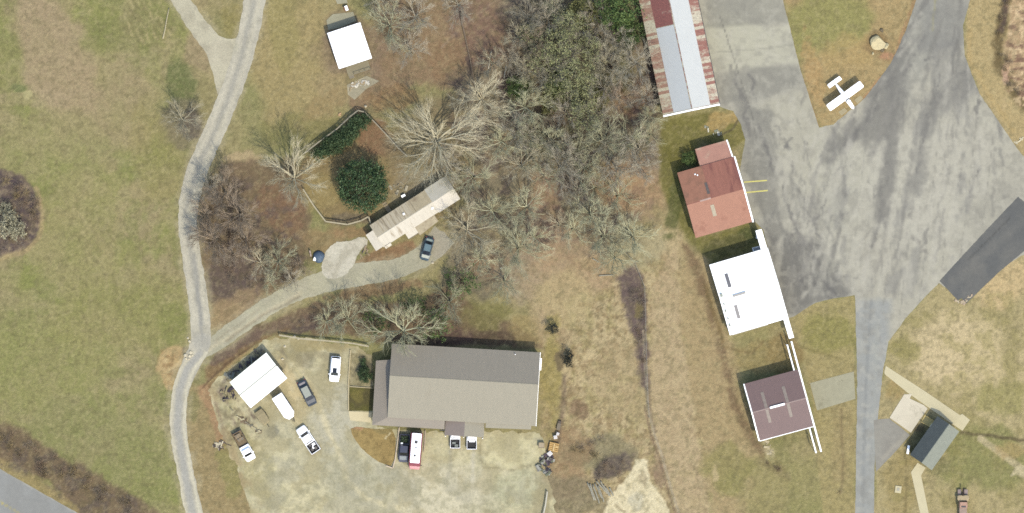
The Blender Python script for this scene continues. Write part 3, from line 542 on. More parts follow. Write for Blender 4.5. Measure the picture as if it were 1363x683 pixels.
# bare-earth lot of the south yard
def lot_paint(p):
    p.mott(50, (188, 184, 156), .55, .52, .25); p.mott(22, (224, 214, 176), .6, .54, .2); p.mott(10, (166, 162, 134), .45, .6, .2)
    p.blob(400, 560, 60, 60, (190, 185, 158), .5); p.blob(450, 500, 26, 50, (178, 172, 142), .6); p.blob(445, 560, 30, 40, (196, 192, 172), .7); p.blob(480, 640, 60, 30, (178, 175, 152), .6)
    p.blob(585, 650, 60, 40, (220, 212, 186), .7); p.blob(690, 600, 40, 26, (218, 210, 168), .7); p.blob(690, 655, 30, 30, (186, 186, 154), .6); p.blob(385, 520, 18, 40, (214, 196, 152), .7, -25); p.blob(370, 630, 40, 40, (216, 208, 170), .6)
    p.line([(380, 465), (400, 490), (416, 520), (430, 560), (450, 600), (462, 640), (490, 665), (540, 680)], 7, (228, 216, 176), .7, 5, 4, 16); p.line([(372, 640), (392, 600), (380, 560)], 5, (170, 168, 144), .4, 4, 4)
    p.line([(455, 625), (480, 605), (500, 592)], 4, (204, 194, 160), .6, 3, 3); p.line([(468, 575), (480, 600), (510, 622), (530, 626)], 4, (196, 190, 166), .6, 3, 2)
    p.blob(340, 620, 20, 50, (172, 164, 122), .7, -20); p.blob(310, 560, 14, 40, (166, 160, 120), .7, -25); p.blob(362, 575, 8, 9, (140, 138, 122), .8); p.blob(395, 470, 22, 12, (158, 150, 116), .8); p.blob(405, 480, 12, 14, (140, 134, 112), .6)
    p.blob(300, 520, 20, 12, (154, 146, 118), .7); p.blob(420, 460, 50, 8, (172, 158, 112), .7); p.blob(490, 475, 16, 10, (166, 156, 122), .7)
    for k in range(26):
        x = rs.uniform(330, 700); y = rs.uniform(590, 690); a = rs.uniform(-.6, .6) + (1.57 if rs.random() < .5 else 0); L_ = rs.uniform(20, 60)
        p.line([(x, y), (x + math.cos(a) * L_ * .5 + rs.uniform(-5, 5), y + math.sin(a) * L_ * .5 + rs.uniform(-5, 5)), (x + math.cos(a) * L_, y + math.sin(a) * L_)], rs.uniform(1.5, 4), rs.choice([(164, 160, 138), (210, 204, 176), (156, 152, 126)]), .4, 3, 4, 12, .4)
    p.line([(642, 575), (638, 600), (642, 622), (680, 626), (706, 620)], 3, (146, 138, 110), .6, 2, 2, 8); p.line([(600, 600), (596, 640)], 5, (172, 168, 148), .6, 4, 2); p.line([(630, 600), (628, 650)], 5, (214, 208, 188), .6, 4, 2)
    p.line([(648, 626), (700, 624)], 2, (216, 206, 168), .8, 2, 2); p.blob(722, 660, 12, 40, (160, 152, 122), .6); p.mott(5, (150, 146, 118), .35, .6, .2); p.mott(4, (214, 206, 176), .35, .6, .2)
    p.line([(276, 520), (300, 590), (318, 630), (336, 690), (344, 760)], 20, (166, 148, 112), .75, 14, 9, 12, .3); p.line([(730, 590), (724, 620), (738, 650), (742, 720)], 14, (164, 150, 118), .7, 10, 7, 10, .3); p.line([(282, 512), (330, 468), (352, 452)], 14, (158, 142, 108), .6, 10, 6, 10, .3); p.line([(352, 452), (450, 458), (486, 465)], 12, (168, 156, 118), .6, 8, 6, 10, .3); p.mott(18, (168, 158, 122), .45, .58, .16)
    for pts_, w_, c_, s_ in (([(300, 516), (292, 520), (310, 560), (318, 585)], 5, (120, 104, 96), .7), ([(312, 536), (330, 560), (336, 566)], 10, (196, 182, 142), .7), ([(322, 562), (334, 560), (340, 556)], 3, (104, 92, 80), .8), ([(330, 545), (338, 556)], 4, (112, 98, 88), .7), ([(286, 505), (305, 496)], 3, (214, 204, 164), .7), ([(284, 530), (296, 560), (300, 600)], 4, (136, 118, 100), .6),
        ([(356, 552), (352, 540)], 3, (120, 108, 92), .6), ([(364, 500), (376, 480), (368, 466)], 16, (132, 124, 104), .6), ([(300, 508), (330, 482), (348, 468)], 9, (104, 94, 90), .7), ([(372, 470), (392, 490), (404, 506)], 4, (222, 208, 160), .7), ([(392, 488), (420, 470), (440, 478)], 10, (162, 152, 122), .5)):  # garage-side strips: dug ground, with some shade painted in
        p.line(pts_, w_, c_, s_, 3, 3, 8, .25)
    p.mott(6, (112, 102, 84), .5, .6, .16, inside=[(284, 515), (306, 500), (336, 545), (352, 575), (330, 600), (305, 590)], edge=14); p.mott(5, (222, 212, 172), .5, .6, .16, inside=[(284, 515), (306, 500), (336, 545), (352, 575), (360, 640), (330, 640), (305, 590)], edge=14)
    p.mott(26, (176, 172, 150), .5, .55, .18, inside=[(350, 590), (460, 580), (560, 640), (700, 640), (700, 690), (350, 690)], edge=30); p.mott(9, (158, 154, 126), .45, .6, .16, inside=[(340, 600), (460, 600), (720, 640), (720, 690), (350, 690)], edge=30)
sheet("dirt_lot", smooth_px([(276, 518), (300, 496), (330, 470), (352, 454), (378, 448), (450, 456), (486, 463), (490, 500), (494, 545), (500, 572), (560, 574), (715, 574), (728, 590), (722, 620), (736, 650), (742, 700), (738, 760), (345, 760), (335, 690), (318, 630), (300, 590), (286, 555)], 1), 0.010, MGRAV, lot_paint, (206, 198, 160), 4.5, 3, 2.4, 18)
sheet("verge", smooth_px([(466, 567), (500, 571), (528, 571), (525, 622), (505, 616), (484, 600), (470, 582)], 1), 0.022, MG, lambda p: (p.mott(16, (158, 136, 90), .6, .5, .25), p.blob(478, 568, 10, 4, (184, 138, 116), .6), p.mott(5, (120, 104, 68), .4, .6, .2), p.line([(512, 584), (519, 577)], 2, (220, 208, 170), .9, 1.5, 1), p.blob(510, 572, 14, 5, (140, 130, 92), .6)), (172, 150, 100), 0.8, 2, 2.2, 19)
sheet("lawn", [(465, 515), (498, 517), (496, 547), (464, 547)], 0.022, MG, lambda p: (p.mott(14, (112, 110, 60), .7, .5, .25), p.blob(476, 527, 8, 8, (136, 126, 72), .6)), (98, 92, 62), 0.5, 2, 2.2, 20)
sheet("shrub_bed", [(466, 470), (495, 472), (497, 514), (464, 513)], 0.022, MG, lambda p: (p.mott(12, (150, 142, 108), .7, .5, .25), p.blob(486, 492, 9, 16, (92, 92, 80), .7), p.mott(4, (112, 106, 86), .5, .58, .2)), (176, 166, 132), 0.8, 2, 2.2, 21)
# public road at the south-west corner
sheet("road", [(-200, 520), (-60, 600), (0, 624), (45, 650), (100, 681), (220, 760), (160, 800), (0, 720), (-200, 640)], 0.012, MASPH, lambda p: (p.line([(-200, 519), (-60, 599), (0, 623), (100, 680), (220, 758)], 4, (188, 184, 170), .8, 2, 1), p.line([(-200, 580), (0, 668), (170, 770)], 2.0, (206, 190, 110), .8, 1, .3), p.mott(18, (150, 150, 146), .5, .5, .3)), (160, 161, 158), 0.5, 3, 3, 22)
# yellow guide lines on the apron
MYEL = M("yellow_paint", (226, 218, 130), .12, 2.0, .8)
for (x0, y0), (x1, y1) in (((990, 242.6), (1021, 240.2)), ((993, 256.4), (1022, 253.6))):
    m = MB(); a = W(x0, y0); b = W(x1, y1); d = (b - a).normalized(); n_ = Vector((-d.y, d.x, 0)) * 0.13
    m.face([a - n_ + Vector((0, 0, .018)), b - n_ + Vector((0, 0, .018)), b + n_ + Vector((0, 0, .018)), a + n_ + Vector((0, 0, .018))]); o = m.build("apron_line_marking", MYEL); o['kind'] = 'structure'
# concrete slabs and paths (real thickness)
MC1 = M("pale_concrete", (218, 208, 172), .05, .7, .9, bump=.1, fine=.05); MC2 = M("grey_concrete", (176, 172, 146), .08, .8, .9, bump=.1, fine=.07, dirt=((150, 146, 122), .58)); MC3 = M("white_concrete", (226, 217, 194), .05, .7, .9, fine=.06, dirt=((196, 188, 166), .56))
def slab(name, pts, mat, z=0.06):
    m = MB(); m.prism([W(x, y)[:2] for x, y in pts], -0.05, z); o = m.build(name, mat); o['kind'] = 'structure'; return o
slab("footpath", [(1177, 495), (1179, 487), (1230, 520), (1277.5, 552.5), (1281, 551), (1291, 559), (1281, 573.5), (1264, 562), (1209, 523.5), (1177.5, 498)], MC1)
slab("footpath", [(1221.5, 616), (1232, 622.5), (1226, 633), (1239.5, 700), (1228.5, 700), (1212.5, 628.5)], MC1)
slab("concrete_pad", [(1184, 556), (1203.5, 525), (1214, 524.5), (1211, 530.5), (1230, 539.5), (1234.7, 544), (1223, 560.5), (1212.5, 576)], MC3, 0.08)
slab("concrete_apron", [(1078, 510), (1136.5, 494.5), (1138.5, 531), (1087.5, 546.5)], MC2, 0.03)
slab("walkway", [(464, 547.5), (495, 549), (493.5, 562.5), (466, 559.5)], M("entry_concrete", (226, 212, 172), .06, .7, .9, fine=.05), 0.05)
slab("concrete_pad", [(434.5, 27), (443, 19), (470, 16), (474, 28), (452, 37), (437, 40)], MC2, 0.05)
slab("concrete_pad", [(446, -2), (461, -2), (463, 4.5), (449, 5.5)], MC2, 0.3)
slab("concrete_pad", [(462, 113), (488, 101), (505, 108), (488, 118), (472, 133), (463, 126)], M("pad_concrete_mossy", (172, 164, 138), .1, .9, .9, fine=.1, dirt=((198, 188, 158), .55)), 0.05)
for qd in ([(1116, 149), (1124, 143.5), (1128, 148), (1120, 154)], [(1137, 133), (1145, 127), (1149, 131), (1141, 138)]):
    slab("concrete_pad", qd, M("tiedown_concrete", (184, 172, 138), .08, .9, .9), 0.03)
# ------------------------------------------------------------------ buildings
def frame(c, z):
    w = [W(x, y, z) for x, y in c]; ctr = (w[0] + w[1] + w[2] + w[3]) / 4
    d = (w[1] - w[0]) + (w[2] - w[3]); a = math.atan2(d.y, d.x)
    L = ((w[1] - w[0]).length + (w[2] - w[3]).length) / 2; Wd = ((w[3] - w[0]).length + (w[2] - w[1]).length) / 2
    return Vector((ctr.x, ctr.y, 0)), a, L, Wd
class Gable:
    """gabled building in its own frame: X along the ridge, corners given counter-clockwise from the photo"""
    def __init__(s, name, label, cat, c, eave, ridge, mS, mN, mwall, over=0.3, ry=0.0, th=0.1, group=None, roofs=True):
        ctr, a, L, Wd = frame(c, (eave + ridge) / 2); s.L, s.W, s.e, s.r, s.ry = L, Wd, eave, ridge, ry
        s.o = thing(name, label, cat, ctr, a, group); h, w = L / 2, Wd / 2; s.h, s.w = h, w
        if roofs:
            s.part('roof', [(-h, -w, eave), (h, -w, eave), (h, ry, ridge), (-h, ry, ridge)], th, mS)
            s.part('roof', [(-h, ry, ridge), (h, ry, ridge), (h, w, eave), (-h, w, eave)], th, mN)
        m = MB(); x = h - over; y = w - over
        zs = lambda yy: s.z(0, yy) - th - 0.02
        ring = lambda xx: [(xx, -y, 0), (xx, y, 0), (xx, y, zs(y)), (xx, ry, zs(ry)), (xx, -y, zs(-y))]
        m.loft([ring(-x), ring(x)]); s.wall = m.build('wall', mwall, s.o); s.x, s.y = x, y
    def z(s, x, y):
        return s.e + (s.r - s.e) * ((y + s.w) / (s.ry + s.w) if y < s.ry else (s.w - y) / (s.w - s.ry))
    def part(s, name, top, th, mat, label=None):
        m = MB(); m.slab(top, th); o = m.build(name, mat, s.o)
        if label: o['label'] = label
        return o
    def onroof(s, name, x0, x1, y0, y1, mat, lift=0.05, th=0.04, label=None):
        return s.part(name, [(x0, y0, s.z(x0, y0) + lift), (x1, y0, s.z(x1, y0) + lift), (x1, y1, s.z(x1, y1) + lift), (x0, y1, s.z(x0, y1) + lift)], th, mat, label)
    def box(s, name, x0, x1, y0, y1, z0, z1, mat, label=None, parent=None):
        m = MB(); m.box(x0, x1, y0, y1, z0, z1); o = m.build(name, mat, parent or s.o)
        if label: o['label'] = label
        return o
    def ridge(s, mat, wd=0.22):
        m = MB(); e = 0.03; m.loft([[(xx, s.ry - wd, s.z(0, s.ry - wd) + 0.01), (xx, s.ry - wd, s.z(0, s.ry - wd) + e), (xx, s.ry, s.r + e), (xx, s.ry + wd, s.z(0, s.ry + wd) + e), (xx, s.ry + wd, s.z(0, s.ry + wd) + 0.01)] for xx in (-s.h, s.h)])
        return m.build('ridge_cap', mat, s.o)
    def door(s, side, t, wd, hh, mat, z0=0.0):
        """side: '-y','+y','-x','+x'; t = centre along the wall"""
        if side[1] == 'y':
            y = s.y * (1 if side[0] == '+' else -1); a, b = (y, y + .06) if y > 0 else (y - .06, y); d = s.box('door', t - wd / 2, t + wd / 2, a, b, z0, z0 + hh, mat)
            g = MB(); g.box(t + wd * .36, t + wd * .42, a - .03 if y < 0 else a, b + .03 if y > 0 else b, z0 + 1.0, z0 + 1.12); g.build('handle', MDK, d)
        else:
            x = s.x * (1 if side[0] == '+' else -1); a, b = (x, x + .06) if x > 0 else (x - .06, x); d = s.box('door', a, b, t - wd / 2, t + wd / 2, z0, z0 + hh, mat)
            g = MB(); g.box(a - .03 if x < 0 else a, b + .03 if x > 0 else b, t + wd * .36, t + wd * .42, z0 + 1.0, z0 + 1.12); g.build('handle', MDK, d)
        return d
    def win(s, side, t, wd=1.0, hh=1.0, z0=1.0):
        if side[1] == 'y':
            y = s.y * (1 if side[0] == '+' else -1); sg = 1 if y > 0 else -1; q = lambda u0, u1, d0, d1, a, b: (u0, u1, min(y + sg * d0, y + sg * d1), max(y + sg * d0, y + sg * d1), a, b)
        else:
            x = s.x * (1 if side[0] == '+' else -1); sg = 1 if x > 0 else -1; q = lambda u0, u1, d0, d1, a, b: (min(x + sg * d0, x + sg * d1), max(x + sg * d0, x + sg * d1), u0, u1, a, b)
        g = MB(); g.box(*q(t - wd / 2, t + wd / 2, 0, .02, z0, z0 + hh)); w = g.build('window', MGLASS, s.o)
        f = MB()
        for u0, u1, a, b in ((t - wd / 2 - .07, t - wd / 2, z0 - .07, z0 + hh + .07), (t + wd / 2, t + wd / 2 + .07, z0 - .07, z0 + hh + .07), (t - wd / 2, t + wd / 2, z0 - .07, z0), (t - wd / 2, t + wd / 2, z0 + hh, z0 + hh + .07), (t - .02, t + .02, z0, z0 + hh)):
            f.box(*q(u0, u1, 0, .05, a, b))
        f.build('frame', MWHITE, w)
MDK = M("dark_metal", (60, 60, 62), .1, 3, .5)
MGLASS = M("window_glass", (40, 46, 54), .1, 3, .1)
MWHITE = M("white_paint", (250, 250, 245), .02, 2.0, .5, raw=(.8, .8, .78))
MWMETAL = M("white_roof_metal", (250, 250, 250), .02, .5, .55, ribs=1.0, raw=(.82, .82, .82), dirt=((244, 242, 234), .6), streak=(2.5, .5, 1))
MTANWALL = M("tan_wall", (190, 176, 150), .05, 1.0, .8); MGREYWALL = M("grey_wall", (150, 150, 148), .05, 1.0, .8); MWWALL = M("white_wall", (225, 224, 216), .04, 1.0, .7)
MWOOD = M("weathered_wood", (168, 154, 124), .18, 1.2, .85, streak=(1, 6, 1)); MWOODG = M("grey_wood", (150, 142, 124), .2, 1.2, .85, streak=(1, 6, 1)); MYWOOD = M("new_yellow_wood", (216, 194, 130), .12, 1.2, .8, streak=(1, 6, 1))

# white-roofed cabin, north
g = Gable('cabin', 'small square cabin with a plain bright white roof and deck, beside the leafy slope', 'cabin', [(452, 91.7), (494.7, 77.3), (479.7, 29.7), (434.6, 44.1)], 2.7, 3.3, MWMETAL, MWMETAL, MTANWALL, .3)
g.ridge(MWMETAL); g.door('-y', .4, .95, 2.05, MWOODG, .3); g.win('-y', -1.9, 1, 1, 1.2); g.win('+y', -1.5, 1, 1, 1.2); g.win('+y', 1.6, 1, 1, 1.2); g.win('-x', 0, 1.2, 1, 1.2); g.win('+x', .6, 1.2, 1, 1.2)
MDECK = M("deck_boards", (156, 148, 122), .15, 1.5, .85, streak=(1, 8, 1))
m = MB(); yy = -g.y - .05
m.box(-2.2, 2.5, yy - 2.1, yy, .18, .3)
for xx in (-2.1, 2.35):
    for y_ in (yy - 2.05, yy - .15): m.box(xx, xx + .1, y_, y_ + .1, 0, .18)
dk = m.build('deck', MDECK, g.o)
m = MB()
for y_ in (yy - 2.1,): m.box(-1.0, 2.5, y_, y_ + .08, 1.1, 1.18)
for xx in (-1.0, .2, 1.3, 2.42): m.box(xx, xx + .08, yy - 2.1, yy - 2.02, .3, 1.1)
m.build('railing', MWOODG, dk)
m = MB()
for k in range(2): m.box(-2.1, -1.1, yy - 2.1 - .28 * (k + 1), yy - 2.1 - .28 * k, .0, .2 - .1 * k)
m.build('steps', MWOODG, g.o)

# mobile home
MMH1 = M("chalky_roof_coating", (232, 224, 206), .07, .9, .8, streak=(3.0, .5, 1), dirt=((186, 172, 148), .56), fine=.05)
MMH2 = M("stained_shaded_coating", (204, 194, 170), .1, .9, .8, streak=(3.0, .5, 1), dirt=((160, 148, 126), .52), fine=.08)  # stains, plus the north-west slope's shade mixed into the base colour
MMH3 = M("pale_roof_sheet", (238, 230, 214), .04, .9, .7, ribs=1.4); MMH4 = M("shaded_roof_sheet", (204, 201, 188), .05, .9, .7, ribs=1.4)  # second sheet has the north-west slope's shade in its colour
MMH5 = M("blotched_roof", (190, 178, 150), .12, 1.2, .8, dirt=((160, 146, 122), .5), fine=.1)
g = Gable('mobile_home', 'long mobile home with patched chalky white roof, set diagonally among bare trees', 'mobile home', [(511.7, 328.7), (612.0, 264), (591.9, 235.6), (491.0, 300.5)], 2.35, 2.95, MMH1, MMH2, MTANWALL, .2, ry=-.35)
h, w = g.h, g.w; g.ridge(M("ridge_tape", (236, 228, 208), .05), .12)
xe = h - 4.9
g.onroof('roof_overlay', xe, h + .15, -w - .15, g.ry, MMH3, .05, .05, 'newer pale sheet roof at the north-east end'); g.onroof('roof_overlay', xe, h + .15, g.ry, w + .1, MMH4, .05, .05)
g.onroof('roof_patch', xe - 4.4, xe - .05, g.ry + .25, w - .05, MMH5, .03, .02, 'blotched tan grey roof patch')
for k in range(9):
    xx = -h + 1.6 + k * .95; g.onroof('roof_seam', xx, xx + .1 + .08 * (k % 3 == 0), g.ry + .3, w - .1 * (k % 4), MMH5, .03, .02)
g.onroof('roof_vent', -2.2, -1.8, .6, 1.0, MWHITE, .25, .25); g.onroof('roof_vent', 3.2, 3.6, -1.5, -1.15, MWHITE, .25, .25)
# lean-to porch on the south side and end addition
zp = g.z(0, -w) - .12
g.part('porch_roof', [(-3.9, -w - 1.25, zp - .35), (-1.6, -w - 1.25, zp - .35), (-1.6, -w + .1, zp), (-3.9, -w + .1, zp)], .06, MMH1)
g.part('porch_roof', [(-3.9 + 2.3, -w - 1.9, zp - .5), (3.0, -w - 1.5, zp - .45), (3.0, -w + .1, zp), (-1.6, -w + .1, zp)], .06, MMH5, 'stained porch roof')
for xx in (-3.8, -1.6, 2.9): g.box('porch_post', xx - .05, xx + .05, -w - 1.2, -w - 1.1, 0, zp - .42, MWHITE)
g.box('porch_floor', -3.8, 2.9, -w - 1.4, -g.y - .01, .1, .35, MWOODG)
g.part('addition_roof', [(-h - 1.7, -w + .2, 2.3), (-h + .1, -w + .2, 2.62), (-h + .1, w - 1.2, 2.62), (-h - 1.7, w - 1.2, 2.3)], .07, MMH1)
g.box('addition_wall', -h - 1.55, -g.x - .005, -w + .4, w - 1.4, 0, 2.2, MTANWALL)
g.part('addition_roof', [(-h + .2, -w - .5, 2.3), (-h + 1.6, -w - .5, 2.3), (-h + 1.6, -w + .05, 2.52), (-h + .2, -w + .05, 2.52)], .06, MMH1)
g.door('-y', -2.8, .9, 2.0, MWHITE, .36)
for t in (-6, -4.5, 1, 4, 6.5): g.win('-y', t, .9, .9, 1.3)
for t in (-5, -1, 2.5, 6): g.win('+y', t, .9, .9, 1.3)
m = MB()
for k in range(5): m.box(-4.6, -3.7, g.y + .05 + .5 * k, g.y + .05 + .5 * (k + 1), .0, .75 - .15 * k)
m.build('ramp', MWOOD, g.o)

# white garage in the south yard
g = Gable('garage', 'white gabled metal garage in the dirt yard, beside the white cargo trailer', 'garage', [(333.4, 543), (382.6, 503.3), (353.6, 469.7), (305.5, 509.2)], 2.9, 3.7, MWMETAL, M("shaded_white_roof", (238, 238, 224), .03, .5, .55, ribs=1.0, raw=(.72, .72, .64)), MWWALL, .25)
g.ridge(M("ridge_flashing", (214, 214, 200), .05), .14); g.door('+x', 0, 2.8, 2.4, MGREYWALL); g.door('-y', -2.5, .95, 2.05, MGREYWALL); g.win('-y', 1.5); g.win('+y', 1)

# long brown-roofed house with wrap-around porch
MBR1 = M("brown_metal_roof", (168, 162, 144), .035, .6, .6, ribs=2.2, fine=.03, streak=(3, .6, 1), dirt=((160, 153, 134), .6)); MBR2 = M("brown_metal_roof_deep", (160, 151, 138), .035, .6, .6, ribs=2.2, fine=.02)
MSTUC = M("beige_siding", (186, 172, 146), .05, 1.0, .8)
g = Gable('house', 'long house under a wide plain brown roof, with porches and carports along its south side', 'house', [(514.5, 555), (713.0, 568.5), (719.3, 468.5), (522.5, 458.5)], 3.4, 5.6, MBR1, M('brown_metal_roof_north', (162, 155, 141), .04, .6, .6, ribs=2.2, fine=.03, streak=(3, .6, 1)), MSTUC, .35, ry=1.0)  # north slope: same metal, colour shifted for its sky-lit shade
h, w = g.h, g.w; g.ridge(MBR1, .15)
g.box('roof_trim', h + .0, h + .1, -w, w, g.e - .16, g.e + .02, MWHITE)
m = MB(); m.box(h - 5.0, h - 4.85, w - .75, w - .6, g.z(0, w - .7), g.z(0, w - .7) + .5); m.build('vent_pipe', MWHITE, g.o)
m = MB(); m.box(h + .12, h + .42, w - 3.6, w - 1.2, 1.2, 1.6); m.box(h - .3, h + .12, w - 2.5, w - 2.3, 1.3, 1.5); m.build('air_duct', MWHITE, g.o)
ze = 3.25; zl = 2.45; pw = 3.0; sw = 1.75
# west porch slope, south porch slope meeting it in a hip
g.part('porch_roof', [(-h - pw, w - 3.6, zl), (-h - pw + .0, -w - sw, zl), (-h + .02, -w + .0, ze), (-h + .02, w - 3.2, ze)], .08, MBR2)
xs_ = -h + 11.4
g.part('porch_roof', [(-h - pw, -w - sw, zl), (xs_, -w - sw, zl), (xs_, -w + .0, ze - .02), (-h + .02, -w + .0, ze - .02)], .08, MBR2)
for t in (-h - pw + .3, -h, -h + 3.5, -h + 7.2, -h + 11.2): g.box('porch_post', t - .07, t + .07, -w - sw + .25, -w - sw + .39, 0, zl - .1, MWHITE)
for t in (w - 4.2, w - 8, -w + 3): g.box('porch_post', -h - pw + .25, -h - pw + .39, t - .07, t + .07, 0, zl - .1, MWHITE)
g.box('porch_floor', -h - pw + .2, -g.x - .01, -w - sw + .2, w - 3.7, .0, .14, MC2)
# carport gable running south, ridge along Y
c0 = xs_ + .1; c1 = xs_ + 4.0; c2 = xs_ + 7.9
MCP = M("carport_roof_shadow", (150, 138, 130), .05, .6, .6, fine=.04)  # west slope's shade put into the roof colour
g.part('carport_roof', [(c0, -w - 2.9, 2.4), (c1, -w - 2.9, 3.1), (c1, -w + .3, 3.1), (c0, -w + .3, 2.4)], .08, MCP, 'west slope with shade put into its brown')
g.part('carport_roof', [(c1, -w - 2.9, 3.1), (c2, -w - 2.9, 2.4), (c2, -w + .3, 2.4), (c1, -w + .3, 3.1)], .08, MBR1)
for xx in (c0 + .2, c1 - .07, c2 - .2): g.box('carport_post', xx - .07, xx + .07, -w - 3.2, -w - 3.06, 0, 2.3, MWHITE)
g.part('eave_roof', [(c2 + .25, -w - .95, 2.95), (h - .9, -w - .75, 2.95), (h - .9, -w + .1, 3.2), (c2 + .25, -w + .1, 3.2)], .07, MBR1)
m = MB(); m.tube([Vector((c0 - 1.0, -w - sw - .25, 2.3)), Vector((c0 + .1, -w - sw - .15, 2.35))], .12, 6, True); m.build('downpipe', MDK, g.o)
for t in (-11, -7, -3, 9, 12): g.win('-y', t, 1.1, 1.2, .9)
for t in (-10, -5, 0, 5, 10): g.win('+y', t, 1.1, 1.2, .9)
g.door('-y', -9, 1, 2.1, MWHITE, .14); g.door('-y', c0 + 2 , 1, 2.1, MWHITE); g.door('-x', -2, 1.0, 2.1, MWHITE, .14); g.win('+x', -2, 1.1, 1.2); g.win('+x', 3, 1.1, 1.2)

# long hangar with rusting edges
MRUS = Mrust("rusting_sheets", (214, 206, 182), (164, 112, 98), (132, 88, 78), .62, .5, 0.0); MRUSW = Mrust("pale_rusting_sheets", (206, 200, 172), (168, 130, 108), (132, 96, 80), .62, .48, 0.0); MRUSD = Mrust("deep_rusted_sheets", (190, 170, 150), (140, 84, 76), (108, 62, 58), .6, .22)
MSIL = M("silver_sheet", (219, 222, 220), .025, .6, .5, ribs=1.3, fine=.03); MSIL2 = M("shade_toned_silver", (204, 208, 207), .025, .6, .5, ribs=1.3, fine=.02)  # second silver carries the west slope's shade; hangar doors reuse it
g = Gable('hangar', 'long old hangar with silver centre panels and rust-striped roof edges, at the apron', 'hangar', [(836.0, -64.3), (884.5, 154.6), (957, 138), (914, -80)], 4.0, 6.2, MRUSW, MRUS, MGREYWALL, .3)
# X runs north -> south here, -Y is the west side
h, w = g.h, g.w
g.onroof('roof_panel', -h, h - .25, .12, w * .67, MSIL, .05, .04, 'bright silver east panel'); g.onroof('roof_panel', h - 17.2, h - .25, -w * .63, -.12, MSIL2, .05, .04, 'silver west panel, its shade put into the colour'); g.onroof('roof_panel', -h, h - 17.3, -w * .63, -.12, MRUSD, .03, .03, 'deep rusted north-west panel')
g.onroof('ridge_gap', -h, h, -.14, .14, MDK, .02, .02)
m = MB(); m.slab([(h - .1, -w, g.e + .1), (h + .22, -w, g.e + .1), (h + .22, 0, g.r + .12), (h - .1, 0, g.r + .12)], .35); m.slab([(h - .1, 0, g.r + .12), (h + .22, 0, g.r + .12), (h + .22, w, g.e + .1), (h - .1, w, g.e + .1)], .35); m.build('fascia', MWHITE, g.o)
g.box('gutter', -h, h, w - .02, w + .13, g.e - .2, g.e - .02, MDK)
for k in range(5): g.door('+y', -h + 4 + k * 6.2, 5.6, 3.3, MSIL2)
g.door('+x', -2, 1, 2.1, MWHITE)

# red-roofed hangar
MRED = M("red_roof_faded", (186, 136, 114), .05, .8, .7, ribs=1.6, fine=.05, dirt=((168, 118, 98), .56)); MRED2 = M("red_roof_rusty", (170, 116, 100), .09, .8, .75, ribs=1.6, fine=.07, streak=(2.5, .5, 1), dirt=((146, 96, 86), .5)); MRED3 = M("red_roof_pale", (196, 148, 130), .08, .8, .7, ribs=1.6, fine=.06, dirt=((206, 178, 154), .54)); MRED4 = M("red_roof_brown", (172, 124, 102), .1, .9, .75, fine=.08, dirt=((150, 112, 92), .5))
g = Gable('hangar', 'hangar with a patched rusty red roof, between silver and white hangars', 'hangar', [(926.3, 317.2), (1001.3, 295), (978.0, 208.5), (901.5, 229.5)], 3.6, 4.9, MRED, MRED2, MGREYWALL, .25, ry=.0)
h, w = g.h, g.w
g.onroof('roof_patch', -h + .02, -h + 5.0, .15, w, MRED4, .03, .02, 'browner north-west patch'); g.onroof('skylight', -1.3, -.75, 1.0, 3.3, M("grimy_skylight", (112, 104, 100), .15, 2, .6), .06, .04, 'dark grimy skylight'); g.onroof('skylight', -1.4, -.65, -3.6, -1.3, M("clear_skylight", (190, 178, 154), .15, 2, .6), .05, .03, 'pale skylight')
g.onroof('roof_patch', -3.1, -.9, -.1, .22, M("pale_flash", (206, 178, 166), .12, 2), .05, .03)
for xx, yy in ((-h + 3.2, w - 1.4), (-h + 3.6, w - 1.7)): g.onroof('roof_vent', xx, xx + .25, yy, yy + .25, MWHITE, .2, .2)
g.part('annex_roof', [(h - 7.0, w - .1, 3.45), (h - .3, w - .1, 3.45), (h - .45, w + 3.55, 2.9), (h - 7.0, w + 3.55, 2.9)], .1, MRED3, 'paler pinkish annex roof')
g.box('annex_wall', h - 6.8, h - .65, g.y + .01, w + 3.35, 0, 2.75, MGREYWALL)
g.part('fascia', [(h - .06, -w - .1, 3.72), (h + .24, -w - .1, 3.72), (h + .24, 0, 4.98), (h - .06, 0, 4.98)], .4, MWHITE); g.part('fascia', [(h - .06, 0, 4.98), (h + .24, 0, 4.98), (h + .24, w, 3.72), (h - .06, w, 3.72)], .4, MWHITE)
g.part('fascia', [(h - .4, w + .0, 3.55), (h - .14, w + .0, 3.55), (h - .3, w + 3.6, 3.0), (h - .55, w + 3.6, 3.0)], .3, MWHITE)
g.door('+x', 0, 8, 3.3, MSIL2); g.door('-y', 2, 1, 2.1, MWHITE); g.win('-x', 0); g.win('-y', -2)

# white hangar and brown hangar, each with sliding-door tracks running past its front
def track_beam(g, name, x0, x1, y0, y1, z, mat, posts=(), wd=.3):
    dv = Vector((x1 - x0, y1 - y0, 0)).normalized(); n = Vector((-dv.y, dv.x, 0)) * wd / 2
    a = Vector((x0, y0, z)); b = Vector((x1, y1, z)); m = MB(); m.slab([a - n, b - n, b + n, a + n], .3); t = m.build(name, mat, g.o)
    for p in posts:
        q = a.lerp(b, p); m = MB(); m.box(q.x - .07, q.x + .07, q.y - .07, q.y + .07, 0, z - .3); m.build('track_post', MWHITE, t)
    return t
MWROOF2 = M("white_roof_coated", (252, 250, 242), .02, .5, .55, ribs=1.2, raw=(.83, .83, .8)); MSKY = M("grey_skylight", (128, 126, 130), .1, 2, .5)
g = Gable('hangar', 'bright white-roofed hangar with two grey skylights beside the apron', 'hangar', [(971.5, 447), (1046.5, 424), (1021.5, 330.5), (944.7, 352)], 3.8, 5.0, MWMETAL, MWROOF2, MWWALL, .25)
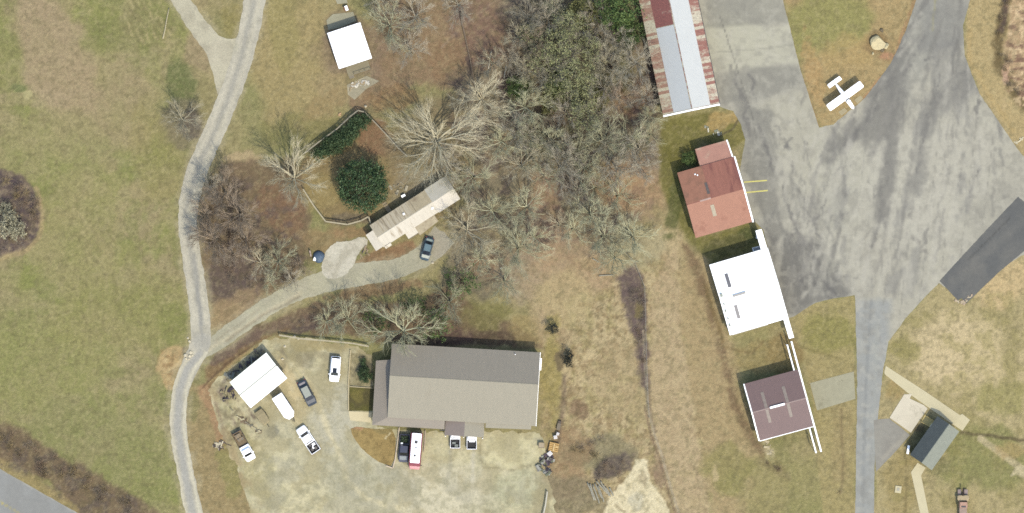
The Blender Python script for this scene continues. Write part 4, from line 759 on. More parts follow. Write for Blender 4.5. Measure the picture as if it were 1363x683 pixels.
h, w = g.h, g.w; g.ridge(MWROOF2, .2)
g.onroof('skylight', -3.6, -2.9, 1.9, 4.7, MSKY, .05, .03); g.onroof('skylight', -3.6, -2.9, -4.6, -1.8, MSKY, .05, .03)
m = MB(); m.box(-3.2, -.6, -.22, .22, g.r - .05, g.r + .28); m.build('ridge_vent', M("grey_vent", (196, 192, 186), .06, 2), g.o)
m = MB()
for k, (yy, ww) in enumerate(((.5, .5), (-1.2, .3), (-2.6, .35), (-4.2, .3), (-5.6, .4))): m.box(-h + .3 + .1 * (k % 2), -h + .3 + ww + .1 * (k % 2), yy, yy + ww * 1.4, g.z(0, yy + .2), g.z(0, yy + .2) + .25)
m.build('roof_vent', M("grey_green_vent", (176, 182, 170), .15, 2), g.o)
track_beam(g, 'door_track', h - .45, h - .45, w - .3, w + 3.9, 3.7, MWROOF2, (.5, .98), 1.25); track_beam(g, 'door_track', h - .2, h - .2, -w - 4.0, -w + .4, 3.7, MWROOF2, (.02, .5), 1.0)
m = MB(); m.slab([(h - .02, -w, g.e + .08), (h + .3, -w, g.e + .08), (h + .3, 0, g.r + .08), (h - .02, 0, g.r + .08)], .4); m.slab([(h - .02, 0, g.r + .08), (h + .3, 0, g.r + .08), (h + .3, w, g.e + .08), (h - .02, w, g.e + .08)], .4); m.build('fascia', MWROOF2, g.o)
g.box('gutter', -h + .5, h - 4, -w - .16, -w - .02, g.e - .2, g.e - .06, M("gutter_metal", (224, 218, 206), .05)); g.door('+x', 0, 9, 3.4, MSIL2); g.door('-y', -2, 1, 2.1, MGREYWALL); g.win('-x', 2); g.win('+y', 0)

MBRH = M("plum_brown_roof", (134, 112, 110), .04, .6, .6, ribs=1.8, fine=.04); MBRH2 = M("plum_brown_roof_north", (138, 116, 113), .04, .6, .6, ribs=1.8, fine=.04); MSKY2 = M("pale_sky_strip", (160, 148, 138), .14, 2, .6)
g = Gable('hangar', 'plum brown hangar with pale skylight strips and twin white door tracks', 'hangar', [(1012.2, 587), (1083.2, 567.2), (1061.8, 492.3), (990.2, 511)], 3.4, 4.7, MBRH, MBRH2, M("brown_wall", (140, 120, 112), .05, 1, .8), .25)
h, w = g.h, g.w; g.ridge(M("speckled_ridge", (176, 156, 150), .18, 4.0), .12)
for x0 in (-2.9, 1.45):
    g.onroof('skylight', x0, x0 + .62, .15, 3.4, MSKY2, .05, .03); g.onroof('skylight', x0, x0 + .62, -2.9, -.15, MSKY2, .05, .03)
m = MB(); m.box(-1.9, 1.1, -.2, .2, g.r - .05, g.r + .28); m.build('ridge_vent', MWHITE, g.o)
m = MB()
for xx in (-h - .02,): m.slab([(xx - .2, -w, g.e + .06), (xx + .04, -w, g.e + .06), (xx + .04, 0, g.r + .06), (xx - .2, 0, g.r + .06)], .25); m.slab([(xx - .2, 0, g.r + .06), (xx + .04, 0, g.r + .06), (xx + .04, w, g.e + .06), (xx - .2, w, g.e + .06)], .25)
m.build('fascia', MWHITE, g.o); g.box('gutter', -h, h, -w - .15, -w - .02, g.e - .18, g.e - .02, MWHITE)
track_beam(g, 'door_track', h + .22, h + .22, -w - 5.3, w + 5.7, 3.55, MWHITE, (.01, .14, .27, .74, .87, .99), .3); track_beam(g, 'door_track', h - .75, h - .75, w + .0, w + 5.3, 3.4, MWHITE, (.5, .98), .24); track_beam(g, 'door_track', h - .8, h - .8, -w - 5.3, -w - .0, 3.4, MWHITE, (.02, .5), .24)
g.door('+x', 0, 8, 3.2, MSIL2); g.door('-y', -3, 1, 2.1, MWHITE); g.win('-x', 2); g.win('-x', -2)

# grey gabled shed by the white pad
MGS = M("grey_shingles", (150, 155, 144), .07, 1.5, .85, fine=.1, bump=.3); MGS2 = M("shaded_shingles", (96, 103, 103), .1, 1.5, .85, fine=.1, bump=.3)  # second shingle colour has the north-west slope's shade painted in
g = Gable('shed', 'grey gabled shed, shade coloured into one slope, beside the white concrete pad and yellow ramp', 'shed', [(1239.6, 626), (1278, 576), (1248, 552.8), (1213.2, 606)], 2.7, 4.3, MGS, MGS2, MGREYWALL, .3)
h, w = g.h, g.w; g.ridge(MGS, .12); g.door('+y', 2.6, 1, 2.05, MWHITE, .3); g.win('+y', -1.2); g.win('-y', -2); g.win('-y', 2); g.door('-x', .6, 1, 2.05, MWHITE)
o_ = g.o
m = MB(); q = [W(x, y) for x, y in ((1226, 561.7), (1230.2, 552.4), (1243, 560.2), (1238.6, 569))]
m.slab([(q[0].x, q[0].y, .13), (q[3].x, q[3].y, .42), (q[2].x, q[2].y, .42), (q[1].x, q[1].y, .13)], .08)
for i, zz_ in ((2, .34), (3, .34)): m.box(q[i].x - .06, q[i].x + .06, q[i].y - .06, q[i].y + .06, 0, zz_)
b_ = m.build('ramp', MYWOOD); tag(b_, 'short yellow timber ramp from the white pad to the grey shed', 'ramp')
m = MB()
for i, j in ((0, 3), (1, 2)):
    za, zb = (.13, .42)
    m.tube([Vector((q[i].x, q[i].y, za + .85)), Vector((q[j].x, q[j].y, zb + .85))], .045, 4, True)
    for t in (0, .5, 1):
        p_ = q[i].lerp(q[j], t); z_ = za + (zb - za) * t; m.box(p_.x - .04, p_.x + .04, p_.y - .04, p_.y + .04, z_, z_ + .85)
m.build('handrail', MYWOOD, b_)
# ------------------------------------------------------------------ trees and shrubs
TR = random.Random(11)
def jit(r, s): return Vector((r.gauss(0, s), r.gauss(0, s), r.gauss(0, s)))
def curve(r, p, d, L, n, wig, up, out=None):
    pts = [p.copy()]; d = d.normalized()
    for i in range(n):
        d = (d + jit(r, wig) + Vector((0, 0, up))).normalized(); p = p + d * (L / n); pts.append(p.copy())
    return pts
def at(pts, t):
    f = t * (len(pts) - 1); i = min(int(f), len(pts) - 2); return pts[i].lerp(pts[i + 1], f - i), (pts[i + 1] - pts[i]).normalized()
def side_dir(r, d, ang):
    u = d.cross(Vector((0, 0, 1)) if abs(d.z) < .95 else Vector((1, 0, 0))).normalized(); w = d.cross(u); t = r.uniform(0, 2 * math.pi)
    return (d * math.cos(ang) + (u * math.cos(t) + w * math.sin(t)) * math.sin(ang)).normalized()
def fork_dir(r, p, d, ang, out=.3):
    """side shoot: leaves its parent sideways, then bends back outward from the trunk"""
    s = side_dir(r, d, ang); o = Vector((p.x, p.y, 0)); o = o.normalized() if o.length > .01 else Vector((0, 0, 0))
    return (s + o * out + Vector((0, 0, .08))).normalized()
def bare_meshes(name, seed, Rr, limbs, kids, ht, mat, mtr, elev=(18, 62), th=1.0, dens=1.0, wig=.1):
    """leafless crown of radius about Rr: limbs > boughs > branches > twigs"""
    r = random.Random(seed); t = MB(); c = MB(); tops = ht * .34
    tp = curve(r, Vector((0, 0, 0)), Vector((r.gauss(0, .08), r.gauss(0, .08), 1)), tops, 4, .05, .1)
    r0 = .036 * Rr * th + .05; t.tube(tp, [r0 * 1.35, r0 * 1.05, r0 * .95, r0 * .9, r0 * .85], 8)
    az0 = r.uniform(0, 6.28)
    for i in range(limbs):
        az = az0 + 6.283 * i / limbs + r.gauss(0, .16); el = math.radians(r.uniform(*elev)) if i % 5 else math.radians(r.uniform(55, 75))
        d = Vector((math.cos(az) * math.cos(el), math.sin(az) * math.cos(el), math.sin(el)))
        L = Rr * r.uniform(.8, 1.0) * (1.0 if el < .95 else .75); p, _ = at(tp, r.uniform(.7, 1.0))
        l1 = curve(r, p, d, L, 7, wig * .7, .02); r1 = r0 * r.uniform(.34, .52)
        c.tube(l1, [r1 * (1 - .82 * k / 7) for k in range(8)], 5)
        for j in range(kids[0]):
            tt = .24 + .74 * (j + r.random() * .6) / kids[0]; q, dd = at(l1, min(tt, .99)); L2 = L * r.uniform(.34, .5) * (1.2 - .5 * tt); rr2 = r1 * (1 - .72 * tt) * .62 + .008
            l2 = curve(r, q, fork_dir(r, q, dd, math.radians(r.uniform(26, 50))), L2, 4, wig, .03)
            c.tube(l2, [rr2 * (1 - .75 * k / 4) for k in range(5)], 4)
            for k in range(kids[1]):
                t3 = .25 + .75 * (k + r.random() * .6) / kids[1]; q3, d3 = at(l2, min(t3, .99)); L3 = L2 * r.uniform(.4, .65); r3 = max(.012, rr2 * (1 - .7 * t3) * .6)
                l3 = curve(r, q3, fork_dir(r, q3, d3, math.radians(r.uniform(18, 45))), L3, 2, wig, .03); c.tube(l3, [r3, r3 * .7, r3 * .4], 3)
                for m in range(int(kids[2] * dens)):
                    q4, d4 = at(l3, min(.99, r.uniform(.2, 1.0))); l4 = curve(r, q4, fork_dir(r, q4, d4, math.radians(r.uniform(15, 45))), L3 * r.uniform(.5, .9), 1, wig, .03)
                    c.tube(l4, [.0105, .005], 3)
    return t.mesh('trunk', mtr, True), c.mesh('crown', mat)
def quad_leaf(m, r, p, s, flat=.5):
    n = Vector((r.gauss(0, 1), r.gauss(0, 1), r.gauss(0, 1) + flat)).normalized(); u = n.cross(Vector((r.gauss(0, 1), r.gauss(0, 1), r.gauss(0, 1)))).normalized(); w = n.cross(u)
    a = s * r.uniform(.6, 1.2); b = a * r.uniform(.45, .8)
    m.face([p - u * a, p + w * b * .8 - u * .1 * a, p + u * a, p - w * b * .8])
def leafy_meshes(name, seed, Rr, hz, n_cl, per, leaf, mat, mtr, low=.12, clump=.22, hollow=.45, twig=None, wob=.4):
    """crown of many leaf-sized faces gathered in uneven clumps"""
    r = random.Random(seed); t = MB(); c = MB()
    tp = curve(r, Vector((0, 0, 0)), Vector((0, 0, 1)), hz * .6, 3, .05, .1); r0 = .04 * Rr + .04; t.tube(tp, [r0 * 1.3, r0, r0 * .8, r0 * .4], 7)
    lob = [(r.uniform(0, 6.28), r.uniform(.1, .26)) for _ in range(5)]
    for i in range(n_cl):
        az = r.uniform(0, 6.28); sz = r.uniform(-1, 1); k = (r.random() ** .45) * (1 - hollow) + hollow
        edge = 1 + sum(a * math.cos((2 + j) * az + ph) for j, (ph, a) in enumerate(lob)) * wob
        rad = math.sqrt(max(0, 1 - sz * sz)) * k * edge
        p = Vector((math.cos(az) * rad * Rr, math.sin(az) * rad * Rr, hz * (.5 + low / 2) + sz * k * hz * (.5 - low / 2)))
        cs = Rr * clump * r.uniform(.5, 1.2)
        if i % 9 == 0: t.tube([tp[min(3, 1 + i % 3)], p], [r0 * .22, .012], 3)
        for j in range(int(per * r.uniform(.5, 1.4))):
            q = p + Vector((r.gauss(0, cs * .5), r.gauss(0, cs * .5), r.gauss(0, cs * .4))); quad_leaf(c, r, q, leaf * r.uniform(.7, 1.3))
    if twig:
        for i in range(twig):
            az = r.uniform(0, 6.28); d = Vector((math.cos(az), math.sin(az), r.uniform(.2, 1.4))); L = Rr * r.uniform(.7, 1.15)
            l = curve(r, tp[1], d, L, 4, .14, .03); t.tube(l, [.05, .035, .025, .018, .01], 3)
            for k in range(7):
                q, dd = at(l, r.uniform(.3, .99)); l2 = curve(r, q, side_dir(r, dd, .7), L * .25, 2, .14, .05); t.tube(l2, [.016, .012, .006], 3)
    return t.mesh('trunk', mtr, True), c.mesh('crown', mat)
def brush_meshes(name, seed, Rr, hz, stems, kids, mat, th=.012):
    """leafless bush: many thin stems rising and leaning out from one root"""
    r = random.Random(seed); c = MB()
    for i in range(stems):
        az = r.uniform(0, 6.28); b = Vector((math.cos(az), math.sin(az), 0)) * r.uniform(0, Rr * .45); d = Vector((math.cos(az) * r.uniform(.1, 1.0), math.sin(az) * r.uniform(.1, 1.0), 1.0)); L = hz * r.uniform(.6, 1.25)
        l = curve(r, b, d, L, 4, .16, -.02); c.tube(l, [th * 1.5, th * 1.25, th, th * .8, th * .5], 3)
        for k in range(kids):
            q, dd = at(l, r.uniform(.3, .99)); l2 = curve(r, q, side_dir(r, dd, r.uniform(.5, 1.1)), L * r.uniform(.2, .45), 2, .2, 0); c.tube(l2, [th * .8, th * .6, th * .35], 3)
    return None, c.mesh('stems', mat)
BARK_P = Mleaf("pale_bark", (202, 193, 162), (238, 229, 198)); BARK_G = Mleaf("grey_bark", (182, 174, 154), (222, 213, 190)); BARK_B = Mleaf("brown_bark", (156, 140, 122), (200, 182, 158)); BARK_L = Mleaf("lichened_bark", (178, 178, 144), (226, 224, 188))
BARK_D = Mleaf("trunk_bark", (142, 130, 110), (176, 164, 138)); BARK_W = Mleaf("silver_bark", (170, 172, 150), (214, 216, 196))
LEAF_D = Mleaf("dark_evergreen_leaf", (40, 60, 46), (104, 130, 86), .45); LEAF_P = Mleaf("pine_needles", (134, 140, 96), (188, 188, 138)); LEAF_G = Mleaf("mid_green_leaf", (66, 94, 54), (124, 142, 84)); LEAF_Y = Mleaf("yellow_green_leaf", (118, 124, 76), (170, 168, 110)); LEAF_V = Mleaf("hedge_leaf", (44, 72, 48), (112, 132, 92))
BRUSH_B = Mleaf("brown_brush_stem", (128, 108, 94), (196, 172, 142)); BRUSH_G = Mleaf("grey_brush_stem", (118, 108, 104), (186, 172, 152)); BRUSH_T = Mleaf("tan_brush_stem", (140, 122, 92), (196, 176, 130)); LEAF_S = Mleaf("silver_leaf", (160, 156, 130), (212, 206, 174)); LEAF_K = Mleaf("blackish_leaf", (38, 44, 42), (82, 84, 74))
V = {
 'big': (bare_meshes('b', 1, 9.6, 15, (9, 5, 5), 11, BARK_P, BARK_D, (8, 50), 1.0, 1.0, .1), 9.6), 'pale1': (bare_meshes('b', 2, 6.0, 11, (7, 5, 5), 9, BARK_P, BARK_D), 6.0), 'pale2': (bare_meshes('b', 3, 6.0, 10, (7, 5, 5), 8, BARK_P, BARK_D, (10, 55), .9, 1, .17), 6.0), 'pale3': (bare_meshes('b', 4, 6.0, 12, (7, 5, 5), 8, BARK_P, BARK_D, (20, 66), .8), 6.0),
 'grey1': (bare_meshes('b', 5, 5.5, 10, (7, 5, 6), 9, BARK_G, BARK_D, (22, 70), .75, 1.1), 5.5), 'grey2': (bare_meshes('b', 6, 5.5, 10, (7, 6, 5), 9, BARK_G, BARK_D, (16, 66), .8, 1, .18), 5.5), 'brown1': (bare_meshes('b', 7, 5.0, 9, (7, 5, 6), 8, BARK_B, BARK_D, (20, 72), .7, 1.1, .16), 5.0), 'brown2': (bare_meshes('b', 8, 5.0, 8, (8, 6, 5), 7, BARK_B, BARK_D, (16, 60), .75, 1, .2), 5.0),
 'lich1': (bare_meshes('b', 9, 5.5, 10, (7, 5, 5), 8, BARK_L, BARK_D, (16, 66), .85, 1.1, .17), 5.5), 'lich2': (bare_meshes('b', 10, 5.5, 10, (7, 5, 5), 8, BARK_L, BARK_D, (14, 60), .8, 1, .2), 5.5), 'silver': (bare_meshes('b', 12, 3.6, 10, (8, 6, 5), 5, BARK_W, BARK_D, (20, 72), .9, 1.2, .2), 3.6),
 'round': (leafy_meshes('l', 21, 4.9, 7.5, 560, 26, .17, LEAF_D, BARK_D, .05, .15, .5, None, .12), 4.9), 'pine1': (leafy_meshes('l', 22, 3.6, 11, 110, 12, .17, LEAF_P, BARK_D, .4, .24, .2, 30), 3.6), 'pine2': (leafy_meshes('l', 23, 3.6, 10, 95, 12, .18, LEAF_P, BARK_D, .4, .28, .2, 28), 3.6), 'green': (leafy_meshes('l', 24, 3.2, 6, 170, 24, .18, LEAF_G, BARK_D, .2, .24, .3, 10), 3.2), 'yellow': (leafy_meshes('l', 25, 3.0, 5, 120, 22, .17, LEAF_Y, BARK_D, .2, .26, .3, 14), 3.0),
 'hedge': (leafy_meshes('l', 26, 1.5, 2.4, 70, 22, .12, LEAF_V, BARK_D, .05, .3, .3), 1.5), 'dark': (leafy_meshes('l', 27, 1.0, 2.6, 46, 20, .1, LEAF_K, BARK_D, .05, .32, .2), 1.0), 'silverleaf': (leafy_meshes('l', 28, 1.7, 3.4, 90, 20, .13, LEAF_S, BARK_D, .1, .3, .3, 12), 1.7), 'vine': (leafy_meshes('l', 29, 2.6, 4, 60, 18, .14, LEAF_G, BARK_D, .1, .2, .35, 26), 2.6),
 'brushb': (brush_meshes('s', 31, 1.4, 1.9, 34, 7, BRUSH_B), 1.4), 'brushg': (brush_meshes('s', 32, 1.4, 1.8, 36, 7, BRUSH_G), 1.4), 'brusht': (brush_meshes('s', 33, 1.2, 1.4, 34, 6, BRUSH_T), 1.2),
}
def reach(me, pc):
    a = np.empty(len(me.vertices) * 3); me.vertices.foreach_get('co', a); a = a.reshape(-1, 3); return float(np.percentile(np.hypot(a[:, 0], a[:, 1]), pc))
RAD = {k: reach(v[0][1], 93) for k, v in V.items()}
def plant(kind, px, py, rad, label, cat='tree', name=None, group=None, lean=0.0, hs=1.0):
    (tm, cm), _ = V[kind]; k = rad * S / RAD[kind]
    name = name or ('bare_tree' if kind[:3] in ('big', 'pal', 'gre', 'bro', 'lic', 'sil') and kind not in ('green', 'silverleaf') else 'evergreen_tree')
    z0 = 0.0; o = thing(name, label, cat, W(px, py, 0), TR.uniform(0, 6.28), group); o.scale = (k, k, k * hs)
    if lean: o.rotation_euler = (TR.gauss(0, lean), TR.gauss(0, lean), o.rotation_euler[2])
    for nm, me in (('trunk', tm), (cm.name.split('.')[0], cm)):
        if me is None: continue
        c = bpy.data.objects.new(nm, me); COL.objects.link(c); c.parent = o
    return o
T = plant
T('big', 584, 190, 66, 'largest bare tree, wide crown of radiating pale limbs just north of the mobile home')
T('pale2', 243, 158, 31, 'lone bare tree in the open close to the west side of the gravel track')
T('pale1', 392, 235, 44, 'pale bare tree over the west end of the fenced back yard')
T('pale2', 622, 303, 45, 'bare tree with spread limbs between the teal car and the wood')
T('lich1', 537, 438, 50, 'grey-green bare tree overhanging the north-west corner of the long brown roof')
T('lich2', 462, 426, 33, 'bare tree behind the pale rail, above the white car parked alone')
T('lich1', 436, 428, 25, 'small bare tree between gravel drive and pale rail, westmost of the row')
T('vine', 578, 430, 25, 'leafy green-tinged tree east of the tree that overhangs the brown roof', name='leafy_tree')
T('vine', 498, 428, 20, 'greenish small tree between two bare trees north of the planting bed', name='leafy_tree')
T('vine', 552, 410, 18, 'small yellow-green tree between the gravel drive and the overhanging tree', name='leafy_tree')
T('lich2', 600, 400, 32, 'vine-dotted bare tree at the south-east bend of the gravel drive')
T('vine', 614, 374, 24, 'ivy-covered small tree south of the bare tree beside the teal car', name='leafy_tree')
T('lich1', 640, 345, 26, 'thin bare tree south-east of the bare tree beside the teal car')
T('pale3', 640, 134, 38, 'fan-shaped pale bare tree at the wood edge, north-east of the largest tree')
T('pale2', 691, 220, 36, 'bare tree with squiggly limbs east of the mobile home')
T('lich1', 668, 190, 32, 'bare tree between the largest tree and the deep wood')
T('lich2', 632, 236, 36, 'hazy bare tree directly off the north-east end of the mobile home')
T('lich1', 655, 282, 34, 'hazy bare tree east of the mobile home, between two larger spread trees')
T('lich2', 690, 332, 38, 'faint hazy bare tree on the open slope, farthest south-east of the wood')
T('lich1', 700, 275, 34, 'hazy bare tree on the brown slope east of the squiggly-limbed tree')
T('lich2', 672, 372, 30, 'faint hazy bare tree above the green grass patch north of the long house')
T('lich1', 712, 318, 26, 'thin hazy bare tree at the top of the rough slope, between wood and green patch')
T('grey2', 600, 222, 30, 'bare tree squeezed between the largest tree and the mobile home roof')
WG = 'trees of the wood between the leafy slope and the long hangar'
T('pale3', 704, 96, 26, 'pale bushy bare tree on the west side of the wood, beside a dark hollow', group=WG)
T('pale1', 655, 86, 20, 'small bare tree with a white trunk at the wood edge', group=WG)
T('grey1', 676, 78, 22, 'slim bare tree at the western wood edge, next to the white-trunked one', group=WG)
T('lich1', 700, 145, 36, 'broad bare tree at the south-west corner of the wood', group=WG)
for kd, x, y, r_ in [('lich1', 735, 185, 30), ('lich2', 765, 200, 28), ('lich1', 800, 186, 36), ('lich2', 835, 182, 32), ('grey1', 852, 200, 26), ('lich2', 775, 160, 30), ('grey2', 842, 88, 32), ('pale3', 806, 86, 28), ('grey1', 800, 116, 28), ('grey2', 822, 60, 24), ('grey1', 728, 30, 26), ('grey2', 700, 24, 26), ('grey1', 770, 60, 26), ('lich1', 742, 88, 24), ('grey2', 855, 130, 24), ('brown1', 825, 130, 24), ('brown1', 712, 60, 24), ('grey1', 745, 225, 30), ('grey2', 820, 222, 28), ('lich1', 780, 225, 28), ('brown2', 720, 160, 24), ('grey1', 790, 20, 22), ('lich2', 720, 200, 26), ('grey1', 795, 150, 24), ('lich2', 752, 50, 26), ('grey1', 735, 100, 28), ('lich1', 768, 112, 26), ('grey2', 758, 80, 24), ('lich1', 720, 60, 24), ('pale3', 688, 50, 22), ('lich2', 790, 95, 24), ('grey2', 690, 175, 26), ('grey1', 755, 150, 26), ('lich2', 865, 180, 20), ('lich1', 708, 180, 28), ('grey1', 812, 205, 28), ('lich2', 700, 118, 24), ('grey2', 748, 205, 28), ('lich1', 862, 155, 22), ('pale3', 818, 100, 24), ('grey1', 775, 35, 24), ('lich2', 740, 20, 24), ('grey2', 800, 50, 24), ('lich1', 790, 250, 28), ('grey2', 850, 222, 24), ('lich2', 722, 232, 28)]:
    T(kd, x, y, r_, 'leafless grey tree inside the dense wood west of the long hangar', group=WG, lean=.06, hs=1.25)
for kd, x, y, r_ in [('pine1', 742, 64, 24), ('pine2', 720, 82, 20), ('pine1', 764, 100, 24), ('pine2', 740, 118, 18), ('pine1', 782, 66, 20), ('pine2', 705, 45, 15), ('pine1', 758, 34, 20), ('pine2', 775, 134, 20)]:
    T(kd, x, y, r_, 'dull green pine inside the dense wood west of the long hangar', name='pine_tree', group=WG)
T('yellow', 776, 18, 22, 'yellowish green tree at the top edge of the wood', group=WG); T('green', 822, 16, 28, 'dark green tree at the top of the wood nearest the hangar roof', group=WG); T('green', 836, 46, 20, 'green tree beside the hangar, below the dark green one', group=WG)
T('yellow', 732, 138, 16, 'bright yellow-green bush tree south-west in the wood', group=WG); T('yellow', 798, 134, 14, 'small yellow-green bush tree mid-wood', group=WG); T('green', 690, 118, 16, 'dark green bush tree at the south-west wood edge', group=WG); T('pine2', 778, 158, 22, 'soft pale green tree at the south side of the wood', group=WG, name='pine_tree'); T('green', 742, 112, 16, 'mid green bush tree amid the pines of the wood', group=WG)
SG = 'scattered trees at the head of the rough field'
T('lich1', 786, 284, 34, 'grey-green bare tree at the head of the rough field, largest of its cluster', group=SG); T('lich2', 762, 306, 26, 'small grey-green bare tree west in the cluster at the rough field head', group=SG); T('lich2', 802, 316, 34, 'grey-green bare tree in the middle of the cluster heading the rough field', group=SG); T('lich1', 818, 344, 31, 'southernmost bare tree of the cluster heading the rough field', group=SG)
T('lich2', 822, 262, 30, 'hazy bare tree at the north-east of the cluster heading the rough field', group=SG); T('pale2', 744, 300, 20, 'thin pale bare tree on the brown slope west of the field-head cluster', group=SG); T('grey2', 770, 250, 26, 'bare tree at the wood\'s south tip, above the field-head cluster', group=SG); T('lich2', 842, 316, 32, 'faint hazy tree on the east side of the field-head cluster', group=SG)
TG = 'brown-grey trees of the thicket between track and back yard'
for kd, x, y, r_ in [('brown1', 300, 256, 34), ('brown2', 276, 284, 26), ('brown1', 322, 286, 34), ('brown2', 290, 318, 32), ('brown1', 326, 316, 28), ('brown2', 272, 312, 22), ('brown1', 310, 336, 20), ('grey2', 282, 250, 22)]:
    T(kd, x, y, r_, 'brown-grey bare tree in the thicket east of the gravel track bend', group=TG, lean=.08)
for kd, x, y, r_ in [('pale2', 346, 352, 24), ('lich1', 374, 350, 28), ('grey2', 392, 372, 18), ('lich2', 360, 376, 16), ('brown2', 400, 352, 16)]:
    T(kd, x, y, r_, 'tangled bare tree on the bank directly north of the gravel drive', group='tangled trees on the bank above the drive', lean=.1)
T('lich2', 520, 38, 40, 'grey-green bare tree east of the white-roofed cabin'); T('grey1', 556, 22, 34, 'hazy bare tree on the leafy slope, second east from the white-roofed cabin'); T('grey2', 545, 66, 26, 'faint bare tree below the two trees east of the white-roofed cabin'); T('grey1', 610, 6, 26, 'hazy bare tree at the top edge of the leafy slope'); T('grey1', 500, 2, 22, 'small bare tree at the top edge just north-east of the cabin')
T('round', 484, 247, 33, 'round dark evergreen tree in the middle of the back yard')
T('silverleaf', 12, 300, 17, 'silvery pale bush tree in the dark brush island at the west edge', name='silver_tree'); T('silverleaf', 24, 305, 14, 'smaller silvery bush tree, east one of the pair in the brush island', name='silver_tree'); T('silverleaf', 8, 278, 9, 'smallest silvery bush at the north of the brush island', name='silver_tree')
T('dark', 735, 437, 8, 'single dark round bush alone in the rough field', cat='bush', name='bush'); T('dark', 757, 472, 7, 'dark narrow cedar bush in the rough field, upper of two', cat='bush', name='bush'); T('dark', 756, 482, 7, 'dark narrow cedar bush in the rough field, lower of two', cat='bush', name='bush')
HG = 'hedge shrubs inside the back yard fence'
for i, (x, y, r_) in enumerate([(424, 206, 10), (433, 202, 11), (440, 196, 12), (448, 192, 12), (455, 186, 13), (462, 182, 12), (468, 174, 13), (475, 168, 12), (481, 162, 11), (487, 158, 9), (452, 196, 9), (436, 190, 9)]):
    T('hedge', x, y, r_, 'dense green hedge shrub along the north fence of the back yard', cat='shrub', name='hedge_shrub', group=HG)
rb = random.Random(5)
def scatter(kind, n, pts, rr, label, group, name='bare_shrub', hs=1.0):
    p = pts; k = 0; xs_ = [a for a, b in p]; ys_ = [b for a, b in p]
    while k < n:
        x = rb.uniform(min(xs_), max(xs_)); y = rb.uniform(min(ys_), max(ys_)); ins = False
        for i in range(len(p)):
            a, b = p[i], p[(i + 1) % len(p)]
            if (a[1] > y) != (b[1] > y) and x < (b[0] - a[0]) * (y - a[1]) / (b[1] - a[1]) + a[0]: ins = not ins
        if ins: T(rb.choice(kind), x, y, rb.uniform(*rr), label, cat='shrub', name=name, group=group, hs=hs); k += 1
scatter(['brushg', 'brushb', 'brusht'], 26, [(0, 236), (24, 236), (46, 256), (52, 285), (46, 312), (26, 332), (0, 338)], (6, 10), 'leafless dark shrub in the brush island at the west edge', 'shrubs of the brush island')
scatter(['brushb', 'brushg', 'brusht'], 42, [(0, 572), (30, 582), (100, 622), (160, 656), (200, 680), (150, 682), (60, 640), (0, 610)], (5, 9), 'leafless brown shrub on the roadside bank at the south-west', 'shrubs of the south-west roadside bank')
scatter(['brushg', 'brushb'], 16, [(838, 372), (846, 360), (856, 385), (858, 440), (860, 500), (852, 495), (846, 440)], (4, 7), 'dark leafless shrub along the wire fence in the rough field', 'shrubs along the field fence')
scatter(['brushb', 'brushg'], 30, [(265, 255), (330, 250), (345, 300), (330, 345), (290, 355), (268, 320)], (5, 9), 'brown understorey shrub among the thicket trees beside the gravel track', 'understorey shrubs of the track thicket')
scatter(['brushb', 'brushg'], 20, [(300, 350), (350, 330), (405, 335), (400, 370), (350, 395), (300, 385)], (5, 8), 'brown shrub on the bank north of the gravel drive', 'shrubs of the drive bank')
scatter(['brushb', 'brushg', 'brusht'], 26, [(400, 425), (480, 408), (600, 405), (615, 440), (560, 452), (480, 440), (400, 440)], (4, 8), 'brown shrub in the strip between gravel drive and long brown roof', 'shrubs of the strip behind the house')
scatter(['brushb', 'brushg'], 40, [(670, 20), (840, 60), (870, 140), (850, 220), (760, 250), (690, 200), (670, 110)], (6, 10), 'leafless understorey shrub inside the dense wood', 'understorey shrubs of the wood')
scatter(['brushg', 'brushb'], 12, [(792, 618), (818, 606), (840, 618), (820, 634), (798, 642)], (4, 7), 'dark brush shrub beside the log pile and sand patch', 'brush by the log pile')
scatter(['brushg', 'brusht'], 8, [(760, 595), (800, 580), (815, 600), (780, 620)], (5, 8), 'grey brush shrub north of the log pile', 'brush north of the log pile')
scatter(['brusht', 'brushb', 'brushg'], 22, [(1332, 0), (1345, 0), (1340, 60), (1352, 110), (1363, 130), (1355, 135), (1334, 105), (1326, 60)], (3, 6), 'brown scrub on the rocky bank at the north-east corner', 'scrub of the north-east bank')
scatter(['hedge'], 5, [(476, 482), (492, 476), (494, 508), (484, 506)], (5, 8), 'green shrub in the planting bed west of the long house', 'shrubs of the planting bed', name='garden_shrub')
scatter(['brushb'], 4, [(1022, 612), (1050, 630), (1048, 636), (1020, 620)], (4, 6), 'low brown bush in the line south of the plum brown hangar', 'bushes south of the plum brown hangar')
T('brushb', 1117, 655, 5, 'lone small brown bush on the lawn west of the hangar road', cat='shrub', name='bare_shrub')
T('green', 917, 212, 10, 'small green bush tucked against the red roof annex', cat='shrub', name='garden_shrub')
